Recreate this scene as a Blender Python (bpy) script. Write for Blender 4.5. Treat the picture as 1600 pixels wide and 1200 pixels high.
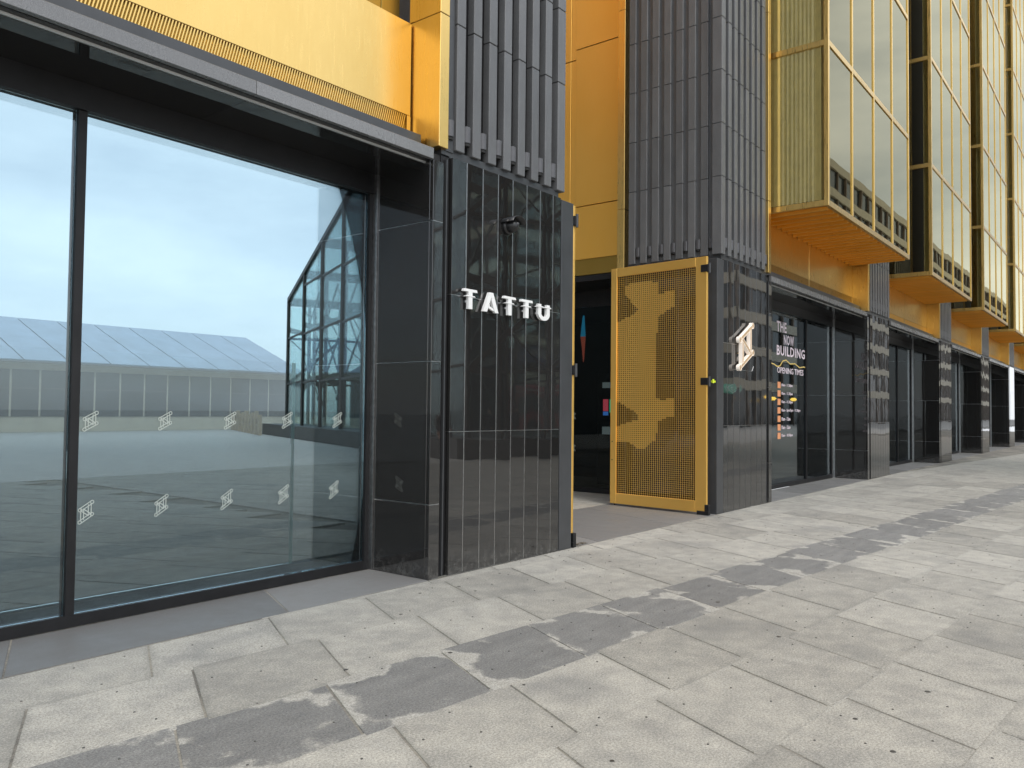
import bpy, bmesh, math, random
from mathutils import Matrix, Vector
random.seed(7)
for o in list(bpy.data.objects): bpy.data.objects.remove(o)
S = bpy.context.scene
COL = S.collection
rad = math.radians

# ------------------------------------------------------------------ camera
cam_d = bpy.data.cameras.new('camera'); cam = bpy.data.objects.new('camera', cam_d); COL.objects.link(cam)
cam_d.sensor_width = 36; cam_d.lens = 36 * 1255 / 1600; cam_d.clip_start = .05; cam_d.clip_end = 2000
V1 = Vector((1786 - 800, -(651 - 600), -1255.)); V2 = Vector((-798.65 - 800, -(624.378 - 600), -1255.))
d1 = V1.normalized(); d2 = (V2 - d1 * V2.dot(d1)).normalized(); d3 = d1.cross(d2)
if d3.y < 0: d3 = -d3
M3 = Matrix((d1, d2, d3))
cam.matrix_world = Matrix.Translation((0, -5.11, 1.55)) @ M3.to_4x4()
S.camera = cam
S.render.resolution_x = 1024; S.render.resolution_y = 768

# ------------------------------------------------------------------ sky, sun, exposure
SUN_EL, SUN_AZ = 50, 205          # degrees, azimuth clockwise from +Y
W = bpy.data.worlds.new('World'); S.world = W; W.use_nodes = True
wn, wl = W.node_tree.nodes, W.node_tree.links; wn.clear()
sky = wn.new('ShaderNodeTexSky'); sky.sky_type = 'NISHITA'; sky.sun_disc = False
sky.sun_elevation = rad(SUN_EL); sky.sun_rotation = rad(SUN_AZ); sky.air_density = 1.0; sky.dust_density = 1.6; sky.ozone_density = 1.0
tc = wn.new('ShaderNodeTexCoord'); mp = wn.new('ShaderNodeMapping'); mp.inputs['Scale'].default_value = (1, 1, 3.2)
nz = wn.new('ShaderNodeTexNoise'); nz.inputs['Scale'].default_value = 1.7; nz.inputs['Detail'].default_value = 7; nz.inputs['Roughness'].default_value = .55
rp = wn.new('ShaderNodeValToRGB'); rp.color_ramp.elements[0].position = .36; rp.color_ramp.elements[1].position = .68
rp.color_ramp.elements[0].color = (.38, .38, .38, 1); rp.color_ramp.elements[1].color = (.95, .95, .95, 1)
mx = wn.new('ShaderNodeMix'); mx.data_type = 'RGBA'; mx.inputs['B'].default_value = (11.5, 12.0, 12.6, 1)
bg = wn.new('ShaderNodeBackground'); bg.inputs['Strength'].default_value = .12
wo = wn.new('ShaderNodeOutputWorld')
wl.new(tc.outputs['Generated'], mp.inputs['Vector']); wl.new(mp.outputs['Vector'], nz.inputs['Vector']); wl.new(nz.outputs['Fac'], rp.inputs['Fac'])
wl.new(rp.outputs['Color'], mx.inputs['Factor']); wl.new(sky.outputs['Color'], mx.inputs['A']); wl.new(mx.outputs['Result'], bg.inputs['Color']); wl.new(bg.outputs['Background'], wo.inputs['Surface'])
sl = bpy.data.lights.new('sun', 'SUN'); sl.energy = 1.3; sl.angle = rad(16); sl.color = (1, .95, .88)
so = bpy.data.objects.new('sun', sl); COL.objects.link(so)
sd = Vector((math.sin(rad(SUN_AZ)) * math.cos(rad(SUN_EL)), math.cos(rad(SUN_AZ)) * math.cos(rad(SUN_EL)), math.sin(rad(SUN_EL))))
so.rotation_euler = (-sd).to_track_quat('-Z', 'Y').to_euler(); so.location = (0, -10, 30)
vs = S.view_settings; vs.view_transform = 'Standard'; vs.look = 'None'; vs.gamma = 1; vs.exposure = .42; vs.use_curve_mapping = False
try: S.cycles.max_bounces = 10; S.cycles.transparent_max_bounces = 16
except Exception: pass

# ------------------------------------------------------------------ materials
def mat(name):
    m = bpy.data.materials.new(name); m.use_nodes = True
    return m, m.node_tree.nodes, m.node_tree.links, m.node_tree.nodes['Principled BSDF']
def noise(n, l, scale, detail=4, rough=.5, vec=None, stretch=None):
    t = n.new('ShaderNodeTexNoise'); t.inputs['Scale'].default_value = scale; t.inputs['Detail'].default_value = detail; t.inputs['Roughness'].default_value = rough
    if vec is None:
        g = n.new('ShaderNodeNewGeometry'); vec = g.outputs['Position']
    if stretch:
        m = n.new('ShaderNodeMapping'); m.inputs['Scale'].default_value = stretch; l.new(vec, m.inputs['Vector']); vec = m.outputs['Vector']
    l.new(vec, t.inputs['Vector']); return t.outputs['Fac']
def ramp(n, l, fac, p0, c0, p1, c1):
    r = n.new('ShaderNodeValToRGB'); e = r.color_ramp.elements
    e[0].position = p0; e[0].color = (*c0, 1); e[1].position = p1; e[1].color = (*c1, 1); l.new(fac, r.inputs['Fac']); return r.outputs['Color']
def mixc(n, l, fac, a, b, mode='MIX'):
    m = n.new('ShaderNodeMix'); m.data_type = 'RGBA'; m.blend_type = mode
    for k, v in (('Factor', fac), ('A', a), ('B', b)):
        if isinstance(v, (int, float)): m.inputs[k].default_value = v
        elif isinstance(v, tuple): m.inputs[k].default_value = (*v, 1)
        else: l.new(v, m.inputs[k])
    return m.outputs['Result']
def math_(n, l, op, a, b=None):
    m = n.new('ShaderNodeMath'); m.operation = op
    for i, v in enumerate((a, b)):
        if v is None: continue
        if isinstance(v, (int, float)): m.inputs[i].default_value = v
        else: l.new(v, m.inputs[i])
    return m.outputs[0]
def bump(n, l, h, strength, dist, bsdf):
    b = n.new('ShaderNodeBump'); b.inputs['Strength'].default_value = strength; b.inputs['Distance'].default_value = dist
    l.new(h, b.inputs['Height']); l.new(b.outputs['Normal'], bsdf.inputs['Normal'])
def rnd(n):
    return n.new('ShaderNodeObjectInfo').outputs['Random']
def gray(v): return (v, v, v)

def mk_granite(name, c0, c1, rough0, rough1, wav=.02, ior=1.7):
    m, n, l, b = mat(name)
    sp = noise(n, l, 260, 2)
    col = ramp(n, l, sp, .42, c0, .7, c1)
    var = math_(n, l, 'MULTIPLY_ADD', rnd(n), .5); 
    n_ = var.node; n_.inputs[2].default_value = .75
    col2 = mixc(n, l, 1.0, col, var, 'MULTIPLY')
    l.new(col2, b.inputs['Base Color'])
    dirt = noise(n, l, 3.0, 6, .65, stretch=(1, 1, .35))
    rr = n.new('ShaderNodeMapRange'); rr.inputs['From Min'].default_value = .3; rr.inputs['From Max'].default_value = .75
    rr.inputs['To Min'].default_value = rough0; rr.inputs['To Max'].default_value = rough1; l.new(dirt, rr.inputs['Value']); l.new(rr.outputs[0], b.inputs['Roughness'])
    b.inputs['IOR'].default_value = ior
    if wav:
        w = noise(n, l, 1.6, 2); g_ = n.new('ShaderNodeNewGeometry'); sp_ = n.new('ShaderNodeSeparateXYZ'); l.new(g_.outputs['Position'], sp_.inputs[0])
        wn_ = n.new('ShaderNodeTexWhiteNoise'); wn_.noise_dimensions = '1D'; l.new(math_(n, l, 'MULTIPLY', rnd(n), 91.7), wn_.inputs['W'])
        t1 = math_(n, l, 'MULTIPLY', math_(n, l, 'SUBTRACT', rnd(n), .5), .006); t2 = math_(n, l, 'MULTIPLY', math_(n, l, 'SUBTRACT', wn_.outputs['Value'], .5), .005)
        h_ = math_(n, l, 'ADD', math_(n, l, 'MULTIPLY', math_(n, l, 'ADD', sp_.outputs[0], sp_.outputs[1]), t1), math_(n, l, 'MULTIPLY', sp_.outputs[2], t2))
        h_ = math_(n, l, 'ADD', h_, math_(n, l, 'MULTIPLY', w, .0010))
        bump(n, l, h_, 1.0, 1.0, b)
        # dried splash dust near the foot of the stone, broken up by noise
        mr = n.new('ShaderNodeMapRange'); mr.inputs['From Min'].default_value = .0; mr.inputs['From Max'].default_value = .30; mr.inputs['To Min'].default_value = 1; mr.inputs['To Max'].default_value = 0; l.new(sp_.outputs[2], mr.inputs['Value'])
        ds_ = noise(n, l, 14, 6, .75); dm = math_(n, l, 'MULTIPLY', mr.outputs[0], ramp(n, l, ds_, .45, gray(0), .75, gray(.55)))
        l.new(mixc(n, l, dm, col2, (.16, .155, .145)), b.inputs['Base Color'])
        l.new(math_(n, l, 'ADD', rr.outputs[0], math_(n, l, 'MULTIPLY', dm, .35)), b.inputs['Roughness'])
    return m
M = {}
M['granite'] = mk_granite('polished_black_granite', gray(.010), (.034, .033, .032), .006, .04, .05, 1.85)
M['granite_honed'] = mk_granite('honed_grey_granite', (.14, .138, .135), (.25, .245, .24), .45, .65, 0, 1.5)
M['granite_lintel'] = mk_granite('lintel_granite_sheen', gray(.10), gray(.19), .16, .4, .04)  # paler than the black granite: sky reflection put into the base colour

def mk_gold(name, base, base2, r0, r1):
    m, n, l, b = mat(name)
    big = noise(n, l, 1.1, 3, .5, stretch=(1, 1, .5))
    col = ramp(n, l, big, .3, base, .7, base2)
    v = math_(n, l, 'MULTIPLY_ADD', rnd(n), .10); v.node.inputs[2].default_value = .95
    l.new(mixc(n, l, 1.0, col, v, 'MULTIPLY'), b.inputs['Base Color'])
    b.inputs['Metallic'].default_value = 1
    br = noise(n, l, 6, 6, .7, stretch=(9, 9, .5))
    rr = n.new('ShaderNodeMapRange'); rr.inputs['From Min'].default_value = .3; rr.inputs['From Max'].default_value = .7
    rr.inputs['To Min'].default_value = r0; rr.inputs['To Max'].default_value = r1; l.new(br, rr.inputs['Value']); l.new(rr.outputs[0], b.inputs['Roughness'])
    w = noise(n, l, .9, 2); bump(n, l, w, .10, .03, b)
    return m
M['gold'] = mk_gold('satin_gold_metal', (.74, .495, .16), (.81, .555, .195), .22, .44)
M['bounce_gold'] = mk_gold('orange_bounce_gold_metal', (.92, .525, .105), (.95, .56, .13), .42, .55)  # orange of light bouncing between the gold walls is put into this colour

def simple(name, c, rough=.5, metal=0, var=.0, scale=8, spec=None, bmp=0):
    m, n, l, b = mat(name)
    if var:
        t = noise(n, l, scale, 5, .6)
        l.new(ramp(n, l, t, .3, tuple(x * (1 - var) for x in c), .7, tuple(min(1, x * (1 + var)) for x in c)), b.inputs['Base Color'])
        if bmp: bump(n, l, t, bmp, .01, b)
    else: b.inputs['Base Color'].default_value = (*c, 1)
    b.inputs['Roughness'].default_value = rough; b.inputs['Metallic'].default_value = metal
    if spec is not None: b.inputs['Specular IOR Level'].default_value = spec
    return m
def mk_fin():
    m, n, l, b = mat('slate_grey_ceramic')
    t = noise(n, l, 5, 6, .65, stretch=(1, 1, .4)); sp = noise(n, l, 150, 2)
    c = ramp(n, l, t, .28, (.085, .088, .092), .75, (.132, .136, .141))
    c = mixc(n, l, .35, c, ramp(n, l, sp, .35, gray(.06), .7, gray(.16)))
    v = math_(n, l, 'MULTIPLY_ADD', rnd(n), .22); v.node.inputs[2].default_value = .88
    c = mixc(n, l, 1.0, c, v, 'MULTIPLY')
    sm = noise(n, l, 9, 7, .75); mk = ramp(n, l, sm, .70, gray(0), .78, gray(.35))
    c = mixc(n, l, mk, c, (.28, .28, .28))
    l.new(c, b.inputs['Base Color']); b.inputs['Roughness'].default_value = .42
    bump(n, l, sp, .12, .003, b); return m
M['fin'] = mk_fin()
M['gate_gold'] = mk_gold('gate_gold_metal', (.93, .57, .145), (.95, .60, .165), .42, .55)
M['shade_vent_gold'] = mk_gold('shaded_and_vent_gold', (.34, .22, .05), (.40, .27, .07), .4, .5)  # gold darkened for the shaded upper wall; also used for brown vent strips
M['lamp_grey'] = simple('grey_lamp_housing', (.085, .085, .09), .4, .2, .1, 20)
M['black_metal'] = simple('black_coated_metal', (.013, .013, .014), .4, 0, .2, 6, .25)
M['dark_metal'] = simple('dark_grey_coated_metal', (.045, .047, .05), .33, 0, .15, 4)
M['trim'] = simple('brushed_steel_trim', (.55, .55, .55), .3, 1, .2, 20)
M['white_trim'] = simple('pale_aluminium_trim', (.72, .72, .70), .35, .6, .05)
M['void'] = simple('black_backing', (.012, .012, .012), .8)
M['white'] = simple('white_gloss_paint', (.74, .74, .73), .3, 0, .02)
M['vinyl'] = simple('frosted_white_vinyl', (.36, .40, .37), .55, 0, .04, 30)
M['sign_tan'] = simple('tan_sign_face', (.62, .44, .26), .4, .3, .06)
M['cctv'] = simple('camera_black_plastic', (.014, .014, .015), .28)
M['lime'] = simple('lime_yellow_label', (.62, .75, .03), .5)
M['room'] = simple('dark_interior_paint', (.018, .018, .02), .8, 0, .2, 2)
M['room_floor'] = simple('interior_floor', (.06, .062, .06), .35, 0, .25, 3)
M['pink'] = simple('pale_pink_vinyl', (.86, .74, .80), .5)
M['orange'] = simple('orange_vinyl', (.75, .33, .16), .5)
M['goldline'] = simple('yellow_vinyl', (.85, .62, .2), .5)
M['pale_strip'] = simple('cream_reflection_strip', (.88, .82, .58), .7, 0, .10, 6)  # reflected stripes put into cream strips behind the oriel glass
M['red_paint'] = simple('red_bus_paint', (.45, .02, .025), .25)
M['blue_sign'] = simple('station_blue', (.02, .03, .18), .4)
M['cream'] = simple('cream_stone', (.52, .47, .37), .7, 0, .12, 1.5)
M['dark_win'] = simple('dark_window', (.03, .04, .045), .12, 0, .3, .6)
M['steel'] = simple('painted_steel_frame', (.065, .06, .055), .5, 0, .2, 2)
M['brown_stone'] = simple('brown_stone', (.16, .12, .09), .6, 0, .3, 2)
M['teal_core'] = simple('dark_teal_lining', (.06, .095, .10), .4, 0, .4, .8)
M['plinth_stone'] = simple('dark_plinth_stone', (.07, .065, .06), .5, 0, .25, 1.5)
M['timber'] = simple('weathered_timber', (.34, .24, .12), .7, 0, .3, 4)
M['roof_glass'] = simple('pale_roof_glass', (.32, .42, .55), .12, .3, .15, .7)
M['rubber'] = simple('tyre_rubber', (.02, .02, .02), .8)
M['cloth1'] = simple('dark_coat', (.02, .022, .03), .9); M['cloth2'] = simple('grey_coat', (.12, .11, .11), .9); M['skin'] = simple('skin', (.5, .3, .22), .6); M['jeans'] = simple('denim', (.04, .06, .11), .9)
M['brown_leaf'] = simple('dry_leaf', (.10, .085, .06), .8, 0, .4, 40)
M['stud'] = simple('dull_steel_stud', (.10, .095, .085), .45, .6, .3, 40)

def emit(name, c, s, var=None):
    m, n, l, b = mat(name); b.inputs['Base Color'].default_value = (*c, 1)
    b.inputs['Emission Color'].default_value = (*c, 1); b.inputs['Emission Strength'].default_value = s; b.inputs['Roughness'].default_value = .3
    return m
M['scr_green'] = emit('green_screen', (.03, .55, .28), .9); M['scr_red'] = emit('red_screen', (.6, .07, .10), .7)
M['scr_white'] = emit('white_screen', (.35, .40, .40), .25); M['scr_blue'] = emit('blue_screen', (.06, .2, .6), .7)
M['ban_blue'] = emit('banner_blue', (.03, .35, .60), .35); M['ban_red'] = emit('banner_red', (.5, .10, .06), .35)  # banner given a glow of its own inside the dark shop
M['glass_edge'] = simple('pale_green_glass_edge', (.55, .68, .58), .25)
M['sign_green'] = emit('green_sign', (.10, .38, .26), .5)
M['neon'] = emit('white_neon_edge', (.95, .86, .76), .12)
M['yellow_lamp'] = emit('yellow_shop_lamp', (1, .62, .1), 3.0)

def mk_glass(name, fac, tint, refl, wob=0.0, k=.9):
    m, n, l, b = mat(name); n.remove(b); out = n['Material Output']
    tr = n.new('ShaderNodeBsdfTransparent'); tr.inputs['Color'].default_value = (*tint, 1)
    gl = n.new('ShaderNodeBsdfGlossy'); gl.inputs['Color'].default_value = (*refl, 1); gl.inputs['Roughness'].default_value = 0.0
    fr = n.new('ShaderNodeFresnel'); fr.inputs['IOR'].default_value = 1.5
    f = math_(n, l, 'MULTIPLY_ADD', fr.outputs['Fac'], k); f.node.inputs[2].default_value = fac; f.node.use_clamp = True
    mxs = n.new('ShaderNodeMixShader'); l.new(f, mxs.inputs[0]); l.new(tr.outputs[0], mxs.inputs[1]); l.new(gl.outputs[0], mxs.inputs[2]); l.new(mxs.outputs[0], out.inputs['Surface'])
    if wob:
        w = noise(n, l, .8, 1); bp = n.new('ShaderNodeBump'); bp.inputs['Strength'].default_value = wob; bp.inputs['Distance'].default_value = .02
        l.new(w, bp.inputs['Height']); l.new(bp.outputs['Normal'], gl.inputs['Normal'])
    return m
M['glass'] = mk_glass('coated_shop_glass', .07, (.60, .695, .735), (.85, .92, .95), .012)
M['glass_screen'] = mk_glass('screen_glass', .0, (.985, .99, .99), (.9, .95, .95))
M['glass_clear'] = mk_glass('clear_shop_glass', .0, (.6, .64, .64), (.85, .9, .9), .012, .35)
M['glass_env'] = mk_glass('pavilion_glass', .02, (.915, .965, .95), (.8, .9, .95), 0, .4)
M['glass_dark'] = mk_glass('dark_tinted_glass', .10, (.42, .38, .26), (.95, .88, .62), .05)
M['glass_gold'] = mk_glass('gold_tinted_glass', .14, (.985, .965, .86), (1.0, .93, .62), .03)

def uvnode(n): return n.new('ShaderNodeTexCoord').outputs['UV']
def mk_slab(name, dark):
    m, n, l, b = mat(name)
    big = noise(n, l, 1.3, 5, .6); mid = noise(n, l, 5.5, 6, .65); fine = noise(n, l, 85, 3, .7); vf = noise(n, l, 260, 1)
    base = ramp(n, l, big, .35, (.285, .275, .250), .68, (.40, .385, .345))
    base = mixc(n, l, .55, base, ramp(n, l, mid, .32, (.23, .228, .218), .66, (.43, .415, .375)))
    sep = n.new('ShaderNodeSeparateXYZ'); l.new(uvnode(n), sep.inputs[0])
    du = math_(n, l, 'MINIMUM', sep.outputs[0], math_(n, l, 'SUBTRACT', 1.0, sep.outputs[0]))
    dv = math_(n, l, 'MINIMUM', sep.outputs[1], math_(n, l, 'SUBTRACT', 1.0, sep.outputs[1]))
    ed = math_(n, l, 'MINIMUM', du, dv)
    if dark:
        g_ = n.new('ShaderNodeNewGeometry'); va = n.new('ShaderNodeVectorMath'); va.operation = 'ADD'; cx_ = n.new('ShaderNodeCombineXYZ')
        l.new(math_(n, l, 'MULTIPLY', rnd(n), 37.0), cx_.inputs[0]); l.new(math_(n, l, 'MULTIPLY', rnd(n), 19.0), cx_.inputs[2]); l.new(g_.outputs['Position'], va.inputs[0]); l.new(cx_.outputs[0], va.inputs[1])
        nn = noise(n, l, 2.4, 5, .55, vec=va.outputs[0])
        a = math_(n, l, 'MULTIPLY_ADD', nn, 1.5); a.node.inputs[2].default_value = -.70
        s_ = math_(n, l, 'ADD', ed, a)
        r_ = math_(n, l, 'MULTIPLY_ADD', rnd(n), .20); r_.node.inputs[2].default_value = -.04
        s_ = math_(n, l, 'ADD', s_, r_)
        mk = ramp(n, l, s_, .0, gray(0), .10, gray(1))
        rim = ramp(n, l, math_(n, l, 'ABSOLUTE', math_(n, l, 'SUBTRACT', s_, .0)), .0, gray(.6), .05, gray(0))
        dk = mixc(n, l, .5, ramp(n, l, mid, .3, (.150, .150, .150), .7, (.225, .225, .220)), ramp(n, l, noise(n, l, 3.0, 5, .6, stretch=(.5, 3.2, 1)), .3, (.15, .15, .15), .7, (.25, .248, .24)))
        base = mixc(n, l, mk, mixc(n, l, .35, base, (.44, .43, .40)), dk)
        base = mixc(n, l, rim, base, (.46, .45, .42))
    else:
        st = noise(n, l, 2.2, 6, .7); mk = ramp(n, l, st, .60, gray(0), .70, gray(.55))
        base = mixc(n, l, mk, base, (.44, .43, .40))
        st2 = noise(n, l, 1.0, 3, .5, stretch=(1, 1.4, 1)); mk2 = ramp(n, l, st2, .56, gray(0), .70, gray(.55))
        base = mixc(n, l, mk2, base, (.20, .20, .195))
        eg = ramp(n, l, math_(n, l, 'ADD', ed, math_(n, l, 'MULTIPLY', math_(n, l, 'SUBTRACT', mid, .5), .12)), .0, gray(.45), .05, gray(0))
        base = mixc(n, l, eg, base, (.24, .235, .215))
    gr = ramp(n, l, fine, .34, gray(.66), .66, gray(1.28)); base = mixc(n, l, 1.0, base, gr, 'MULTIPLY')
    g2 = ramp(n, l, vf, .3, gray(.74), .7, gray(1.25)); base = mixc(n, l, 1.0, base, g2, 'MULTIPLY')
    v = math_(n, l, 'MULTIPLY_ADD', rnd(n), .30); v.node.inputs[2].default_value = .83
    base = mixc(n, l, 1.0, base, v, 'MULTIPLY'); base = mixc(n, l, 1.0, base, (1.01, 1.0, .975), 'MULTIPLY')
    l.new(base, b.inputs['Base Color']); b.inputs['Roughness'].default_value = .78
    bump(n, l, fine, .35, .004, b); return m
M['slab'] = mk_slab('pale_granite_slab', False); M['slab_dark'] = mk_slab('stained_grey_slab', True)
def mk_grout():
    m, n, l, b = mat('sandy_joint'); t = noise(n, l, 1.3, 4, .6); f_ = noise(n, l, 60, 3)
    c = ramp(n, l, t, .42, (.085, .08, .072), .60, (.34, .315, .26)); c = mixc(n, l, .5, c, ramp(n, l, f_, .3, gray(.06), .7, (.3, .28, .24)))
    l.new(c, b.inputs['Base Color']); b.inputs['Roughness'].default_value = .95; return m
M['grout'] = mk_grout()
def mk_setts():
    m, n, l, b = mat('grey_setts'); g = n.new('ShaderNodeNewGeometry')
    br = n.new('ShaderNodeTexBrick'); br.inputs['Scale'].default_value = 1; br.inputs['Brick Width'].default_value = .4; br.inputs['Row Height'].default_value = .2; br.inputs['Mortar Size'].default_value = .012
    br.inputs['Color1'].default_value = (.42, .415, .39, 1); br.inputs['Color2'].default_value = (.52, .505, .47, 1); br.inputs['Mortar'].default_value = (.24, .23, .21, 1)
    l.new(g.outputs['Position'], br.inputs['Vector']); l.new(br.outputs['Color'], b.inputs['Base Color']); b.inputs['Roughness'].default_value = .8; return m
M['setts'] = mk_setts()

# ------------------------------------------------------------------ mesh helpers
class MB:
    def __init__(s): s.v = []; s.f = []; s.m = []; s.uv = None
    def add(s, vs, fs, mi=0):
        o = len(s.v); s.v += [tuple(v) for v in vs]; s.f += [tuple(i + o for i in f) for f in fs]; s.m += [mi] * len(fs); return s
    def box(s, x0, x1, y0, y1, z0, z1, c=0, mi=0):
        x0, x1 = min(x0, x1), max(x0, x1); y0, y1 = min(y0, y1), max(y0, y1); z0, z1 = min(z0, z1), max(z0, z1)
        if not c:
            v = [(x, y, z) for z in (z0, z1) for y in (y0, y1) for x in (x0, x1)]
            return s.add(v, [(0, 2, 3, 1), (4, 5, 7, 6), (0, 1, 5, 4), (2, 6, 7, 3), (0, 4, 6, 2), (1, 3, 7, 5)], mi)
        bm = bmesh.new(); vs_ = [bm.verts.new((x, y, z)) for z in (z0, z1) for y in (y0, y1) for x in (x0, x1)]
        for f in [(0, 2, 3, 1), (4, 5, 7, 6), (0, 1, 5, 4), (2, 6, 7, 3), (0, 4, 6, 2), (1, 3, 7, 5)]: bm.faces.new([vs_[i] for i in f])
        bmesh.ops.bevel(bm, geom=bm.edges[:], offset=c, segments=1, affect='EDGES')
        bm.verts.index_update(); s.add([v.co[:] for v in bm.verts], [[v.index for v in f.verts] for f in bm.faces], mi); bm.free(); return s
    def prism(s, poly, axis, a, b, mi=0):
        """poly: list of 2D points; extruded along axis ('y': poly=(x,z); 'x': poly=(y,z); 'z': poly=(x,y)) from a to b"""
        def P(p, t): return {'y': (p[0], t, p[1]), 'x': (t, p[0], p[1]), 'z': (p[0], p[1], t)}[axis]
        n = len(poly); v = [P(p, a) for p in poly] + [P(p, b) for p in poly]
        return s.add(v, [tuple(range(n)), tuple(range(2 * n - 1, n - 1, -1))] + [(i, i + n, (i + 1) % n + n, (i + 1) % n) for i in range(n)], mi)
    def bar(s, p, q, w, h=None, mi=0, up=(0, 0, 1)):
        h = h or w; p, q = Vector(p), Vector(q); d = (q - p).normalized(); u = Vector(up)
        if abs(d.dot(u)) > .98: u = Vector((0, 1, 0))
        a = d.cross(u).normalized(); bb = a.cross(d).normalized()
        v = [t + a * (sx * w / 2) + bb * (sy * h / 2) for t in (p, q) for sx, sy in ((-1, -1), (1, -1), (1, 1), (-1, 1))]
        return s.add(v, [(3, 2, 1, 0), (4, 5, 6, 7), (0, 1, 5, 4), (1, 2, 6, 5), (2, 3, 7, 6), (3, 0, 4, 7)], mi)
    def cyl(s, p, q, r0, r1=None, n=10, mi=0):
        r1 = r0 if r1 is None else r1; p, q = Vector(p), Vector(q); d = (q - p).normalized()
        u = Vector((0, 0, 1)) if abs(d.z) < .9 else Vector((1, 0, 0)); a = d.cross(u).normalized(); bb = a.cross(d)
        v = [t + (a * math.cos(2 * math.pi * i / n) + bb * math.sin(2 * math.pi * i / n)) * r for t, r in ((p, r0), (q, r1)) for i in range(n)]
        return s.add(v, [tuple(range(n)), tuple(range(2 * n - 1, n - 1, -1))] + [(i, i + n, (i + 1) % n + n, (i + 1) % n) for i in range(n)], mi)
    def mesh(s, name, mats, org=(0, 0, 0), smooth=False):
        me = bpy.data.meshes.new(name); ox, oy, oz = org
        me.from_pydata([(x - ox, y - oy, z - oz) for x, y, z in s.v], [], s.f)
        for m_ in mats: me.materials.append(m_)
        if len(mats) > 1: me.polygons.foreach_set('material_index', s.m)
        bm = bmesh.new(); bm.from_mesh(me); bmesh.ops.recalc_face_normals(bm, faces=bm.faces); bm.to_mesh(me); bm.free()
        if smooth: me.polygons.foreach_set('use_smooth', [True] * len(me.polygons))
        me.update(); return me
    def build(s, name, m, parent=None, smooth=False, **kw):
        mats = m if isinstance(m, list) else [m]; mats = [M[x] for x in mats]
        org = wloc(parent) if parent else ctr_base(s.v)
        me = s.mesh(name, mats, org, smooth); o = bpy.data.objects.new(name, me); COL.objects.link(o)
        if parent: o.parent = parent
        else: o.location = org
        tag(o, **kw); return o
def ctr_base(v):
    xs, ys, zs = zip(*v); return ((min(xs) + max(xs)) / 2, (min(ys) + max(ys)) / 2, min(zs))
def wloc(o):
    p = Vector((0, 0, 0))
    while o: p += o.location; o = o.parent
    return p
def tag(o, label=None, cat=None, group=None, kind=None):
    if label: o['label'] = label
    if cat: o['category'] = cat
    if group: o['group'] = group
    if kind: o['kind'] = kind
    return o
def empty(name, loc, **kw):
    o = bpy.data.objects.new(name, None); o.location = loc; o.empty_display_size = .2; COL.objects.link(o); return tag(o, **kw)
def inst(name, me, loc, parent):
    o = bpy.data.objects.new(name, me); COL.objects.link(o); o.parent = parent; o.location = Vector(loc) - wloc(parent); return o

# ------------------------------------------------------------------ ground
pav = MB().box(-20, 90, -11.2, -.0, -.30, -.0045).build('pavement', 'grout', kind='structure')
MB().box(-260, 330, -300, -11.2, -.30, -.006).build('plaza', 'setts', kind='structure')
YB = {-2: 1.52, -1: .755, 0: .02, 1: -.735, 2: -1.53, 3: -2.262, 4: -2.99, 5: -3.72, 6: -4.45, 7: -5.18, 8: -5.91, 9: -6.64, 10: -7.37, 11: -8.1, 12: -8.83, 13: -9.56, 14: -10.29, 15: -11.0, 16: -11.73}
PH = {-2: .2, -1: .5, 0: 3.637, 1: 3.508, 2: 2.971, 3: 2.801, 4: 3.115, 5: 3.80, 6: .4, 7: .1, 8: .6, 9: .3}
PIT = {0: .88, 1: .868, 2: .86, 3: .835, 4: .835}
SK = .48
def yb(n, x): return YB[n] - .08 * (x - 4)
def clip(poly, a, b, c):
    out = []
    for i in range(len(poly)):
        p, q = poly[i], poly[(i + 1) % len(poly)]; dp, dq = a * p[0] + b * p[1] - c, a * q[0] + b * q[1] - c
        if dp <= 0: out.append(p)
        if dp * dq < 0:
            t = dp / (dp - dq); out.append(tuple(p[k] + t * (q[k] - p[k]) for k in range(4)))
    return out
def slab_mesh(mb, poly, z, uvs):
    n = len(poly); sg_ = 1 if sum(poly[i][0] * poly[(i + 1) % n][1] - poly[(i + 1) % n][0] * poly[i][1] for i in range(n)) > 0 else -1
    def off(e):
        L = []
        for i in range(n):
            p, q = Vector(poly[i][:2]), Vector(poly[(i + 1) % n][:2]); d = (q - p)
            if d.length < 1e-6: d = Vector((1, 0))
            d.normalize(); L.append((p + Vector((-d.y, d.x)) * e * (1.7 if abs(d.x) > 2 * abs(d.y) else 1) * sg_, d))
        out = []
        for i in range(n):
            (p, d), (q, f) = L[i - 1], L[i]; den = d.x * f.y - d.y * f.x
            if abs(den) < 1e-4: out.append(tuple(q)); continue
            t = ((q.x - p.x) * f.y - (q.y - p.y) * f.x) / den; r_ = p + d * t
            if (r_ - Vector(poly[i][:2])).length > .06: r_ = q
            out.append((r_.x, r_.y))
        return out
    o = len(mb.v)
    jj = random.uniform(.0045, .0075); top = [(*p, z) for p in off(jj + .003)]; mid = [(*p, z - .002) for p in off(jj)]; bot = [(*p, z - .03) for p in off(jj)]
    fs = [tuple(range(n))] + [(i, i + n, (i + 1) % n + n, (i + 1) % n) for i in range(n)] + [(i + n, i + 2 * n, (i + 1) % n + 2 * n, (i + 1) % n + n) for i in range(n)]
    mb.add(top + mid + bot, fs); uvs += [(p[2], p[3]) for p in poly] * 3
def set_uv(me, uvs):
    ul = me.uv_layers.new(name='UVMap')
    for lp in me.loops: ul.data[lp.index].uv = uvs[lp.vertex_index]
def area(poly): return abs(sum(poly[i][0] * poly[(i + 1) % len(poly)][1] - poly[(i + 1) % len(poly)][0] * poly[i][1] for i in range(len(poly)))) / 2
slabs = []
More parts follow.
